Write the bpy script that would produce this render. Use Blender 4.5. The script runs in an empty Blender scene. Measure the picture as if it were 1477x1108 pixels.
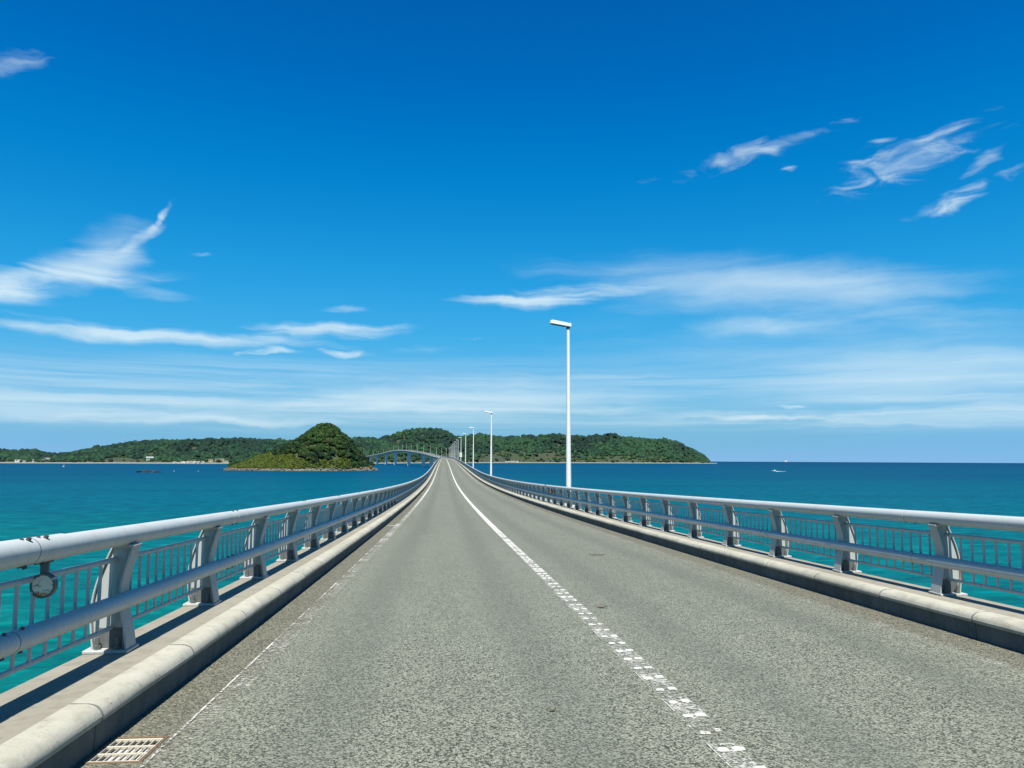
import bpy, bmesh, math, random
import numpy as np
from mathutils import Vector, Matrix, Euler

# ------------------------------------------------------------------ scene, camera, light
S = bpy.context.scene
C = S.collection
rng = np.random.default_rng(7)
random.seed(7)
R = math.radians
EYE = 9.5                       # camera height above the sea (sea level z = 0)
FPX = 1080.0                    # focal length in photo pixels (1477 wide)
YAW, PITCH, ROLL = 5.16, 5.74, 0.25

cam_d = bpy.data.cameras.new('camera'); cam = bpy.data.objects.new('camera', cam_d); C.objects.link(cam)
cam_d.sensor_width = 36.0; cam_d.lens = FPX / 1477 * 36
cam_d.clip_start = 0.1; cam_d.clip_end = 60000
cam_m = Matrix.Rotation(R(-YAW), 3, 'Z') @ Matrix.Rotation(R(90 + PITCH), 3, 'X') @ Matrix.Rotation(R(ROLL), 3, 'Z')
cam.matrix_world = Matrix.Translation((0, 0, EYE)) @ cam_m.to_4x4()
S.camera = cam

SUN_EL, SUN_AZ = 61.0, 182.0    # azimuth clockwise from +Y (the way the road runs)
to_sun = Vector((math.sin(R(SUN_AZ)) * math.cos(R(SUN_EL)), math.cos(R(SUN_AZ)) * math.cos(R(SUN_EL)), math.sin(R(SUN_EL))))
sl = bpy.data.lights.new('sun', 'SUN'); sl.energy = 5.0; sl.angle = R(0.53); sl.color = (1.0, 0.955, 0.88)
so = bpy.data.objects.new('sun', sl); C.objects.link(so)
so.rotation_mode = 'QUATERNION'; so.rotation_quaternion = to_sun.to_track_quat('Z', 'Y'); so.location = (0, 0, 200)

S.view_settings.view_transform = 'Standard'; S.view_settings.look = 'None'
S.view_settings.gamma = 1.0; S.view_settings.use_curve_mapping = False
S.view_settings.exposure = 1.0
S.render.resolution_x, S.render.resolution_y = 1024, 768
S.render.engine = 'CYCLES'

def ray(px, py):
    """direction through a photo pixel"""
    return (cam_m @ Vector(((px - 738.5) / FPX, -(py - 554) / FPX, -1.0))).normalized()
def bearing(px, py=662):
    d = ray(px, py); return math.atan2(d.x, d.y)
def elev(px, py):
    return math.asin(ray(px, py).z)
def at(px, py, dist):
    """world point seen at a photo pixel at horizontal distance dist"""
    d = ray(px, py); k = dist / math.hypot(d.x, d.y)
    return Vector((d.x * k, d.y * k, EYE + d.z * k))

# ------------------------------------------------------------------ node helpers
class NT:
    def __init__(s, tree): s.t = tree; s.n = tree.nodes; s.l = tree.links
    def node(s, typ, props=None, **inp):
        n = s.n.new(typ)
        for k, v in (props or {}).items(): setattr(n, k, v)
        for k, v in inp.items():
            key = int(k[1:]) if k[0] == 'i' and k[1:].isdigit() else k.replace('_', ' ')
            s.set(n.inputs[key], v)
        return n
    def set(s, sock, v):
        if isinstance(v, bpy.types.NodeSocket): s.l.new(v, sock)
        elif isinstance(v, bpy.types.Node): s.l.new(v.outputs[0], sock)
        else: sock.default_value = v
    def math(s, op, a, b=0.0, c=None, clamp=False):
        n = s.n.new('ShaderNodeMath'); n.operation = op; n.use_clamp = clamp
        s.set(n.inputs[0], a); s.set(n.inputs[1], b)
        if c is not None: s.set(n.inputs[2], c)
        return n.outputs[0]
    def mix(s, f, a, b, blend='MIX'):
        n = s.n.new('ShaderNodeMix'); n.data_type = 'RGBA'; n.blend_type = blend
        s.set(n.inputs[0], f); s.set(n.inputs[6], a); s.set(n.inputs[7], b)
        return n.outputs[2]
    def ramp(s, v, a, b, c=0.0, d=1.0, smooth=True):
        n = s.n.new('ShaderNodeMapRange'); n.interpolation_type = 'SMOOTHSTEP' if smooth else 'LINEAR'
        s.set(n.inputs[0], v)
        for i, x in enumerate((a, b, c, d)): s.set(n.inputs[i + 1], x)
        return n.outputs[0]
    def noise(s, vec, scale, detail=4, rough=0.5, dist=0.0):
        n = s.node('ShaderNodeTexNoise', None, Vector=vec, Scale=scale, Detail=detail, Roughness=rough, Distortion=dist)
        return n.outputs['Fac']
    def mapping(s, vec, loc=(0, 0, 0), rot=(0, 0, 0), scale=(1, 1, 1), typ='POINT'):
        return s.node('ShaderNodeMapping', {'vector_type': typ}, Vector=vec, Location=loc, Rotation=rot, Scale=scale).outputs[0]
def rgb(*c): return (c[0], c[1], c[2], 1.0)

# ------------------------------------------------------------------ world: Nishita sky with cirrus
W = bpy.data.worlds.new('World'); S.world = W; W.use_nodes = True
w = NT(W.node_tree); w.n.clear()
sky = w.node('ShaderNodeTexSky', {'sky_type': 'NISHITA', 'sun_disc': False, 'sun_elevation': R(SUN_EL),
                                  'sun_rotation': R(SUN_AZ), 'altitude': 0.0, 'air_density': 0.7, 'dust_density': 0.0, 'ozone_density': 6.0})
SKY_STRENGTH = 0.05
# the phone camera's saturated rendering of the blue, as a tone curve on the sky's own colour
cv = w.n.new('ShaderNodeRGBCurve'); w.l.new(w.mix(1.0, sky.outputs[0], rgb(.1, .1, .1), 'MULTIPLY'), cv.inputs['Color'])
for ch, pts in enumerate(([(0, 0), (.05, .0005), (.085, .002), (.162, .045), (.28, .135), (.42, .18), (.572, .20), (1, .3)],
                          [(0, 0), (.086, .095), (.105, .116), (.162, .230), (.30, .405), (.481, .49), (.772, .49), (1, .52)],
                          [(0, 0), (.194, .34), (.231, .425), (.339, .62), (.56, .80), (.759, .80), (.861, .71), (1, .68)])):
    c = cv.mapping.curves[ch]
    while len(c.points) < len(pts): c.points.new(.5, .5)
    for q, (x, y) in zip(c.points, pts): q.location = (x, y); q.handle_type = 'AUTO'
cv.mapping.update()
hsv = w.node('ShaderNodeMix', {'data_type': 'RGBA', 'blend_type': 'MULTIPLY'}); w.set(hsv.inputs[0], 1.0); w.set(hsv.inputs[6], cv.outputs[0]); w.set(hsv.inputs[7], rgb(10, 10, 10))
skyblue = hsv.outputs[2]
tc = w.node('ShaderNodeTexCoord')
sep = w.node('ShaderNodeSeparateXYZ', None, Vector=tc.outputs['Generated'])
az = w.math('ARCTAN2', sep.outputs[0], sep.outputs[1]); el = w.math('ARCSINE', sep.outputs[2])
D = 57.2958
ae = w.node('ShaderNodeCombineXYZ', None, X=w.math('MULTIPLY', az, D), Y=w.math('MULTIPLY', el, D)).outputs[0]
warp = w.node('ShaderNodeTexNoise', None, Vector=ae, Scale=0.22, Detail=3.0, Roughness=0.55)
wv = w.node('ShaderNodeVectorMath', {'operation': 'MULTIPLY_ADD'}, i0=warp.outputs['Color'], i1=(2.4, 1.3, 0), i2=ae).outputs[0]
wv = w.node('ShaderNodeVectorMath', {'operation': 'SUBTRACT'}, i0=wv, i1=(1.2, .65, 0)).outputs[0]
def streak(rot, sx, sy, scale, detail=7, rough=.6, dist=.6):
    return w.noise(w.mapping(wv, rot=(0, 0, R(rot)), scale=(sx, sy, 1)), scale, detail, rough, dist)
def contrast(n): return w.ramp(n, .27, .73, smooth=False)
n_flat = contrast(streak(-2, .15, 1.6, .6, 6, .55, .5))
n_up = contrast(streak(-20, .38, 1.2, .8, 7, .56, 1.0))
n_left = contrast(streak(-16, .14, 1.0, .5, 7, .52, .8))
n_soft = contrast(streak(4, .12, 1.1, .4, 5, .52, .4))
def patch(cx, cy, hl, hw, tilt, noise, amount, lo=.36, hi=.66, soft=.35):
    """a cirrus patch: centre and half sizes in photo pixels turned into degrees, tilt in degrees (+ rises to the right)"""
    a0, e0 = math.degrees(bearing(cx, cy)), math.degrees(elev(cx, cy))
    k = math.degrees(1 / FPX)
    m = w.mapping(wv, loc=(a0, e0, 0), rot=(0, 0, R(tilt)), scale=(hl * k, hw * k, 1), typ='TEXTURE')
    ln = w.node('ShaderNodeVectorMath', {'operation': 'LENGTH'}, i0=m).outputs['Value']
    mask = w.ramp(ln, 1.25, .1, 0.0, 1.0)
    # the streaky noise decides where the patch ends, so no rim shows
    val = w.math('MULTIPLY_ADD', mask, .72, w.math('MULTIPLY', noise, .8))
    return w.math('MULTIPLY', w.math('MULTIPLY', w.ramp(val, .56 + lo * .4, 1.0 + hi * .8), w.ramp(mask, 0.0, .35)), amount)
cl = [
    patch(40, 410, 190, 28, 9, n_left, 1.0, .0, .5), patch(110, 388, 115, 34, 22, n_left, .85, .1, .65),
    patch(165, 362, 75, 46, 32, n_left, .45, .1, .8), patch(205, 343, 50, 12, 38, n_left, .6, .1, .7),
    patch(231, 317, 36, 8, 60, n_up, .8, .1, .7),
    patch(230, 425, 80, 18, -5, n_soft, .4),
    patch(230, 485, 380, 15, 0, n_flat, .8, -.1, .6),
    patch(470, 478, 135, 24, 3, n_flat, .9, .1, .66),
    patch(405, 507, 75, 9, 2, n_up, .85, .2, .6), patch(505, 512, 44, 8, 2, n_up, .8, .2, .6),
    patch(490, 446, 60, 9, 5, n_flat, .55, .28, .6), patch(295, 366, 22, 5, 0, n_up, .28, .25, .6),
    patch(800, 425, 190, 21, 3, n_flat, .9, .05, .68),
    patch(690, 488, 38, 5, 4, n_up, .4, .28, .6),
    patch(1085, 418, 390, 56, -5, n_soft, .5, -.2, .66), patch(1060, 468, 140, 22, -4, n_soft, .4, .1, .66),
    patch(1230, 430, 260, 60, -6, n_soft, .3, .15, .7),
    patch(1310, 228, 130, 34, 13, n_up, .85, .15, .85), patch(1090, 218, 165, 16, 10, n_up, .62, .15, .8),
    patch(1385, 288, 85, 18, 17, n_up, .8, .2, .8), patch(1420, 234, 45, 14, 32, n_up, .55),
    patch(1140, 241, 16, 7, 0, n_up, .5), patch(1268, 200, 26, 5, 5, n_left, .5),
    patch(12, 92, 55, 20, 28, n_up, .38, .2, .8),
    patch(1145, 587, 34, 5, 0, n_flat, 1.0, .05, .3),
    patch(1120, 603, 130, 6, 0, n_flat, .8, .28, .6),
    patch(690, 570, 420, 38, 0, n_soft, .62, -.1, .6), patch(640, 588, 420, 13, 0, n_flat, .5, .1, .6),
    patch(150, 583, 520, 28, 0, n_soft, .62, -.1, .6), patch(250, 604, 420, 10, 0, n_flat, .55, .1, .6),
    patch(1330, 545, 360, 44, 0, n_soft, .42, -.1, .7), patch(1300, 598, 380, 22, 0, n_flat, .5, -.1, .6), patch(1180, 500, 420, 60, -3, n_soft, .22, -.2, .6),
]
tot = cl[0]
for c in cl[1:]:
    tot = w.math('SUBTRACT', w.math('ADD', tot, c), w.math('MULTIPLY', tot, c))
# the same kind of thin cirrus goes on all round outside the frame, thin band low, wisps higher up
elD = w.math('MULTIPLY', el, D); azD = w.math('MULTIPLY', az, D)
away = w.ramp(w.math('ABSOLUTE', w.math('SUBTRACT', azD, 5.0)), 40, 60)
n_band = contrast(w.noise(w.mapping(w.mix(.25, ae, wv), rot=(0, 0, R(1)), scale=(.05, 1.7, 1)), .6, 6, .58, .35))
band = w.math('MULTIPLY', w.math('MULTIPLY', w.ramp(elD, 1.0, 3.6), w.ramp(elD, 9.0, 4.0)), w.math('MULTIPLY_ADD', w.ramp(n_band, .3, .9), .42, .10))
wisp = w.math('MULTIPLY', w.math('MULTIPLY', w.ramp(elD, 9, 15), w.ramp(elD, 70, 40)), w.ramp(w.math('MULTIPLY', n_left, w.ramp(warp.outputs['Fac'], .4, .65)), .4, .9))
rest = w.math('MULTIPLY', away, w.math('MULTIPLY', wisp, .7), clamp=True)
tot = w.math('MAXIMUM', tot, rest)
tot = w.math('SUBTRACT', w.math('ADD', tot, band), w.math('MULTIPLY', tot, band))
tot = w.math('MULTIPLY', tot, w.ramp(elD, .4, 2.2))
skyc = w.mix(tot, skyblue, rgb(7.4, 9.0, 9.7))
W.cycles.sampling_method = 'MANUAL'; W.cycles.sample_map_resolution = 256
bg = w.node('ShaderNodeBackground', None, Color=skyc, Strength=SKY_STRENGTH)
w.l.new(bg.outputs[0], w.node('ShaderNodeOutputWorld').inputs[0])

# ------------------------------------------------------------------ object helpers
def link(o, parent=None):
    C.objects.link(o)
    if parent is not None: o.parent = parent
    return o
def tag(o, label=None, cat=None, group=None, kind=None):
    if label: o['label'] = label
    if cat: o['category'] = cat
    if group: o['group'] = group
    if kind: o['kind'] = kind
    return o
def empty(name, loc=(0, 0, 0), rot=None):
    o = bpy.data.objects.new(name, None); o.location = loc; o.empty_display_size = .3
    if rot: o.rotation_euler = rot
    return link(o)
def mesh(name, verts, faces, mat, smooth=False):
    me = bpy.data.meshes.new(name); me.from_pydata([tuple(v) for v in verts], [], faces); me.update()
    if mat: me.materials.append(mat)
    if smooth: me.polygons.foreach_set('use_smooth', [True] * len(me.polygons))
    return me
def obj(name, me, parent=None, loc=(0, 0, 0), rot=None):
    o = bpy.data.objects.new(name, me); o.location = loc
    if rot: o.rotation_euler = rot
    return link(o, parent)
class MB:
    """collects shapes into one mesh"""
    def __init__(s): s.v = []; s.f = []
    def add(s, vs, fs):
        b = len(s.v); s.v += [tuple(v) for v in vs]; s.f += [tuple(i + b for i in f) for f in fs]; return s
    def box(s, lo, hi, m=None):
        (a, b, c), (d, e, f) = lo, hi
        vs = [Vector(p) for p in ((a, b, c), (d, b, c), (d, e, c), (a, e, c), (a, b, f), (d, b, f), (d, e, f), (a, e, f))]
        if m is not None: vs = [m @ v for v in vs]
        return s.add(vs, [(0, 3, 2, 1), (4, 5, 6, 7), (0, 1, 5, 4), (1, 2, 6, 5), (2, 3, 7, 6), (3, 0, 4, 7)])
    def prism(s, pts, y0, y1):
        """closed polygon of (x, z), counter-clockwise seen from -y, extruded along y"""
        n = len(pts)
        vs = [(x, y0, z) for x, z in pts] + [(x, y1, z) for x, z in pts]
        fs = [tuple(range(n)), tuple(range(2 * n - 1, n - 1, -1))] + [(i, i + n, (i + 1) % n + n, (i + 1) % n) for i in range(n)]
        return s.add(vs, fs)
    def tube(s, p, q, r0, r1=None, n=12, caps=True):
        p, q = Vector(p), Vector(q); r1 = r0 if r1 is None else r1
        u = (q - p).normalized(); a = u.orthogonal().normalized(); b = u.cross(a)
        vs = [p + (a * math.cos(t) + b * math.sin(t)) * r0 for t in np.arange(n) * 2 * math.pi / n]
        vs += [q + (a * math.cos(t) + b * math.sin(t)) * r1 for t in np.arange(n) * 2 * math.pi / n]
        fs = [(i, (i + 1) % n, (i + 1) % n + n, i + n) for i in range(n)]
        if caps: fs += [tuple(range(n - 1, -1, -1)), tuple(range(n, 2 * n))]
        return s.add(vs, fs)
    def me(s, name, mat, smooth=False, bevel=0.0, segs=1):
        m = mesh(name, s.v, s.f, mat)
        if bevel:
            bm = bmesh.new(); bm.from_mesh(m)
            es = [e for e in bm.edges if len(e.link_faces) == 2 and e.calc_face_angle(0) > .6]
            bmesh.ops.bevel(bm, geom=es, offset=bevel, segments=segs, affect='EDGES', profile=.6, clamp_overlap=True)
            bm.to_mesh(m); bm.free()
        if smooth:
            bm = bmesh.new(); bm.from_mesh(m)
            for f in bm.faces: f.smooth = True
            for e in bm.edges: e.smooth = len(e.link_faces) == 2 and e.calc_face_angle(0) < .6
            bm.to_mesh(m); bm.free()
        return m

# ------------------------------------------------------------------ materials
def mat(name):
    m = bpy.data.materials.new(name); m.use_nodes = True
    t = NT(m.node_tree); t.n.clear()
    bs = t.node('ShaderNodeBsdfPrincipled'); out = t.node('ShaderNodeOutputMaterial')
    t.l.new(bs.outputs[0], out.inputs[0])
    return m, t, bs
def bump(t, bs, h, strength, dist):
    b = t.node('ShaderNodeBump', None, Strength=strength, Distance=dist, Height=h); t.l.new(b.outputs[0], bs.inputs['Normal'])
def geo(t): return t.node('ShaderNodeNewGeometry').outputs['Position']

def mat_paint(name, col, rough=.42, dirt=.25, dirtcol=(.22, .205, .17)):
    col = tuple(c * .81 for c in col)
    m, t, bs = mat(name); p = geo(t)
    n1 = t.noise(p, 3.0, 5, .6); n2 = t.noise(t.mapping(p, scale=(9, 9, 2.2)), 3.0, 5, .65)
    k = t.math('MULTIPLY', t.ramp(t.math('MULTIPLY', t.math('ADD', n1, n2), .5), .48, .72), dirt)
    t.set(bs.inputs['Base Color'], t.mix(k, rgb(*col), rgb(*dirtcol)))
    t.set(bs.inputs['Roughness'], t.ramp(n2, .3, .7, rough - .06, rough + .14)); bs.inputs['Specular IOR Level'].default_value = .4
    bump(t, bs, t.noise(p, 60, 3, .6), .06, .004)
    return m
M = {}
M['rail'] = mat_paint('rail_paint', (.455, .49, .475), .42, .42)
M['post'] = mat_paint('post_paint', (.40, .415, .39), .5, .6, (.20, .18, .135))
M['infill'] = mat_paint('infill_paint', (.46, .48, .455), .45, .4)
M['lamp'] = mat_paint('lamp_paint', (.68, .69, .66), .4, .2)
M['bolt'] = mat_paint('bolt_steel', (.06, .06, .06), .5, .3)
M['steel_shade'] = mat_paint('steel_and_recess_shade', (.10, .11, .11), .6, .5)  # steel of bolts and bearings, also the painted shade at the post foot
M['white'] = mat_paint('white_coat', (.58, .58, .56), .45, .15)
M['rust'] = mat_paint('rusty_iron', (.16, .10, .055), .75, .7, (.07, .05, .035))
M['grate'] = mat_paint('galvanised_iron', (.43, .41, .33), .55, .45, (.24, .17, .10))
M['orange'] = mat_paint('orange_lens', (.55, .11, .02), .3, .4)
M['dark'] = mat_paint('dark_pit', (.015, .015, .015), .9, .3)
M['grey'] = mat_paint('dark_grey_bracket', (.10, .11, .115), .55, .4)
M['roof'] = mat_paint('roof_sheet', (.30, .33, .34), .5, .3)
M['cream'] = mat_paint('cream_wall', (.34, .31, .19), .7, .3)
M['glass'] = mat_paint('window_glass', (.03, .04, .05), .15, .1)
M['red'] = mat_paint('red_trim', (.45, .05, .03), .5, .2)

def mat_concrete(name, base, dark, pit=.5, algae=0.0):
    base = tuple(c * .81 for c in base); dark = tuple(c * .81 for c in dark)
    m, t, bs = mat(name); p = geo(t)
    big = t.noise(p, .7, 6, .62); mid = t.noise(p, 6, 6, .7); fine = t.noise(p, 60, 4, .7)
    col = t.mix(t.ramp(big, .35, .68), rgb(*base), rgb(*dark))
    col = t.mix(t.math('MULTIPLY', t.ramp(mid, .47, .64), .5), col, rgb(dark[0] * .72, dark[1] * .72, dark[2] * .68))
    col = t.mix(t.math('MULTIPLY', t.ramp(fine, .3, .75), .25), col, rgb(base[0] * 1.25, base[1] * 1.25, base[2] * 1.22))
    vor = t.node('ShaderNodeTexVoronoi', None, Vector=p, Scale=26.0).outputs['Distance']
    pits = t.math('MULTIPLY', t.ramp(vor, .16, .07), t.ramp(mid, .5, .6))
    col = t.mix(t.math('MULTIPLY', pits, pit), col, rgb(.07, .065, .05))
    if algae:
        # weather streaks that run down the faces of the concrete
        st = t.noise(t.mapping(p, scale=(5, 5, .35)), 1.6, 5, .65)
        col = t.mix(t.math('MULTIPLY', t.ramp(st, .42, .66), algae), col, rgb(.05, .055, .05))
    t.set(bs.inputs['Base Color'], col); bs.inputs['Roughness'].default_value = .88; bs.inputs['Specular IOR Level'].default_value = .25
    h = t.math('SUBTRACT', t.math('ADD', t.math('MULTIPLY', mid, .5), t.math('MULTIPLY', fine, .5)), t.math('MULTIPLY', pits, .6))
    bump(t, bs, h, .5, .012)
    return m
M['kerb'] = mat_concrete('kerb_concrete', (.405, .395, .325), (.315, .305, .245), .8)
M['kerbface'] = mat_concrete('kerb_shade_and_grime', (.14, .15, .14), (.10, .108, .10), .5, .35)  # shade of the kerb face put into the colour, with grime and joint dirt
M['ledge'] = mat_concrete('ledge_concrete', (.26, .245, .195), (.22, .205, .16), .3)
M['deck'] = mat_concrete('deck_concrete', (.62, .61, .57), (.54, .53, .49), .2, .06)
M['pier'] = mat_concrete('pier_concrete', (.78, .78, .73), (.70, .70, .65), .2, .06)

# asphalt: coarse open-graded aggregate, polished wheel paths, dusty brown gutter
XC, HW = 1.552, 3.402          # road centre and half width between the kerbs (x)
XL, XR, XM = -1.457, 4.49, 1.578   # edge lines and centre line
def asphalt():
    m, t, bs = mat('worn_asphalt'); p = geo(t)
    sx = t.node('ShaderNodeSeparateXYZ', None, Vector=p).outputs[0]
    v1 = t.node('ShaderNodeTexVoronoi', {'feature': 'F1'}, Vector=p, Scale=100.0, Randomness=1.0)
    cell = t.node('ShaderNodeSeparateColor', None, Color=v1.outputs['Color']).outputs[0]
    v2 = t.node('ShaderNodeTexVoronoi', {'feature': 'F1'}, Vector=p, Scale=46.0)
    cell2 = t.node('ShaderNodeSeparateColor', None, Color=v2.outputs['Color']).outputs[1]
    sp = t.math('ADD', t.math('MULTIPLY', cell, .86), t.math('MULTIPLY', cell2, .14))
    col = t.mix(t.ramp(sp, .2, .8, smooth=False), rgb(.028, .029, .022), rgb(.335, .335, .262))
    hole = t.ramp(t.noise(p, 75, 2, .6), .42, .33)
    col = t.mix(t.math('MULTIPLY', hole, .75), col, rgb(.03, .03, .027))
    mid = t.noise(p, 1.4, 6, .65); big = t.noise(t.mapping(p, scale=(1, .18, 1)), .55, 5, .6)
    col = t.mix(t.ramp(mid, .3, .7, .0, .2), col, rgb(.098, .099, .075))
    col = t.mix(t.ramp(big, .35, .7, .0, .30), col, rgb(.20, .202, .158))
    # wheel paths run along the lanes
    wig = t.math('ADD', sx, t.math('MULTIPLY', t.math('SUBTRACT', big, .5), .5))
    tr = None
    for cx in (-.72, .78, 2.25, 3.75):
        g = t.ramp(t.math('ABSOLUTE', t.math('SUBTRACT', wig, cx)), .42, .05)
        tr = g if tr is None else t.math('ADD', tr, g)
    col = t.mix(t.math('MULTIPLY', tr, .30), col, rgb(.085, .09, .074))
    # dust and brown wash lie along the gutters, outside the edge lines
    d = t.math('ABSOLUTE', t.math('SUBTRACT', sx, XC))
    gut = t.math('MULTIPLY', t.ramp(t.math('ADD', d, t.math('MULTIPLY', t.math('SUBTRACT', mid, .5), .25)), 2.86, 3.08), .5)
    col = t.mix(gut, col, t.mix(t.ramp(sp, .1, .9), rgb(.05, .041, .028), rgb(.18, .15, .105)))
    st = t.ramp(t.noise(p, .9, 3, .5), .70, .76)
    col = t.mix(t.math('MULTIPLY', st, .25), col, rgb(.085, .06, .035))
    col = t.mix(1.0, col, rgb(.675, .715, .695), 'MULTIPLY')
    t.set(bs.inputs['Base Color'], col); bs.inputs['Roughness'].default_value = .85; bs.inputs['Specular IOR Level'].default_value = .3
    bump(t, bs, t.math('SUBTRACT', t.math('MULTIPLY', v1.outputs['Distance'], -1.0), t.math('MULTIPLY', hole, .8)), .4, .004)
    return m
M['asphalt'] = asphalt()
def paint_mark(name, wear_lo, wear_hi, scale=(1, 1, 1)):
    m, t, bs = mat(name); p = geo(t)
    bs.inputs['Base Color'].default_value = rgb(.74, .74, .70); bs.inputs['Roughness'].default_value = .7
    n = t.math('ADD', t.math('MULTIPLY', t.noise(p, 45, 4, .7), .5), t.math('MULTIPLY', t.noise(t.mapping(p, scale=scale), 2.2, 5, .7), .5))
    a = t.ramp(n, wear_lo, wear_hi)
    t.set(bs.inputs['Alpha'], a)
    t.set(bs.inputs['Base Color'], t.mix(t.ramp(t.noise(p, 9, 4, .6), .4, .7), rgb(.47, .47, .43), rgb(.34, .335, .29)))
    return m
M['line_worn'] = paint_mark('worn_white_paint', .49, .56)
M['line_faint'] = paint_mark('faint_white_paint', .53, .62)
M['line'] = paint_mark('white_road_paint', .36, .46)
M['line_thin'] = paint_mark('thin_white_paint', .47, .54)
def edge_paint(name, y0, y1, near, far, thin=1.0):
    m = paint_mark(name, 0, 1); t = NT(m.node_tree); bs = [n for n in t.n if n.type == 'BSDF_PRINCIPLED'][0]; p = geo(t)
    y = t.node('ShaderNodeSeparateXYZ', None, Vector=p).outputs[1]
    n = t.math('ADD', t.math('MULTIPLY', t.noise(p, 30, 5, .75), .7), t.math('MULTIPLY', t.noise(p, 2.2, 4, .6), .3))
    th = t.ramp(y, y0, y1, near, far, smooth=False)
    t.set(bs.inputs['Alpha'], t.math('MULTIPLY', t.ramp(t.math('SUBTRACT', n, th), -.03, .07), t.ramp(y, y0, y1, thin, 1.0, smooth=False))); return m
M['edge_left'] = edge_paint('left_edge_paint', 5, 60, .535, .42, .6)
M['edge_centre'] = edge_paint('centre_line_paint', 6, 32, .535, .36, .8)
M['edge_right'] = edge_paint('right_edge_paint', 10, 160, .55, .44, .5)
M['dot'] = paint_mark('raised_white_paint', .40, .50)

def sea_mat():
    m, t, bs = mat('sea_water'); p = geo(t)
    pf = t.node('ShaderNodeSeparateXYZ', None, Vector=p)
    # shallow sandy bottom by the mainland is turquoise, the strait deepens to blue
    d = t.node('ShaderNodeVectorMath', {'operation': 'LENGTH'}, i0=t.mapping(p, scale=(1, 1, 0))).outputs['Value']
    ld = t.math('LOGARITHM', d, 10.0)
    n1 = t.noise(t.mapping(p, scale=(.25, 1, 1)), .012, 4, .6)
    ld = t.math('ADD', ld, t.math('MULTIPLY', t.math('SUBTRACT', n1, .5), .35))
    cr = t.node('ShaderNodeValToRGB'); e = cr.color_ramp; e.interpolation = 'EASE'
    pts = [(1.0, (.0002, .080, .070)), (1.6, (.0001, .088, .088)), (2.0, (.0001, .080, .094)), (2.3, (.0001, .063, .098)), (2.8, (.0001, .044, .092)), (3.6, (.0001, .031, .080))]
    t.set(cr.inputs[0], t.ramp(ld, 1.0, 4.0, 0.0, 1.0, smooth=False))
    while len(e.elements) < len(pts): e.elements.new(.5)
    for q, (x, c) in zip(e.elements, pts): q.position = (x - 1.0) / 3.0; q.color = rgb(*c)
    # darker weed beds and paler sand on the bottom
    n2 = t.noise(t.mapping(p, scale=(.2, 1, 1)), .03, 5, .6, .5)
    col = t.mix(t.math('MULTIPLY', t.ramp(n2, .5, .66), .3), cr.outputs[0], t.mix(1.0, cr.outputs[0], rgb(1, .55, .75), 'MULTIPLY'))
    w1 = t.noise(t.mapping(p, rot=(0, 0, .35), scale=(.4, 1, 1)), .6, 6, .62, .4)
    w2 = t.noise(t.mapping(p, rot=(0, 0, -.3), scale=(.45, 1, 1)), .10, 3, .55)
    h = t.math('ADD', t.math('MULTIPLY', w1, .6), t.math('MULTIPLY', w2, 1.4))
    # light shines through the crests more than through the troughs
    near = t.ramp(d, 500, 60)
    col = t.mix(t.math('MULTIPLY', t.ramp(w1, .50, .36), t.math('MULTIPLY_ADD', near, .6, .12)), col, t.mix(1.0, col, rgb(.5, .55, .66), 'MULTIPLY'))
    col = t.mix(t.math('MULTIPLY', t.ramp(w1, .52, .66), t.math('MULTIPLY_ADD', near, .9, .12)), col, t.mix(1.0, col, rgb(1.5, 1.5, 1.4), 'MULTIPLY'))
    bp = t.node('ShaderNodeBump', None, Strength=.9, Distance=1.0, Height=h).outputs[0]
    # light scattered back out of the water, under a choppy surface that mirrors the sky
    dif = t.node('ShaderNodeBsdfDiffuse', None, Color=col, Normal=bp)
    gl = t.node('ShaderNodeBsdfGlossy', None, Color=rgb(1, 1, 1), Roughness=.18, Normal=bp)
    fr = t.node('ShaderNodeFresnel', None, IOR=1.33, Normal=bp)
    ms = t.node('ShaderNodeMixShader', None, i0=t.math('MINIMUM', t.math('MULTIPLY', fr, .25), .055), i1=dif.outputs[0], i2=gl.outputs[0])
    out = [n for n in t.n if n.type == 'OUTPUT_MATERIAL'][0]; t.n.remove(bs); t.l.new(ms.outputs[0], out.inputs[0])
    return m
M['sea'] = sea_mat()

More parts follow.
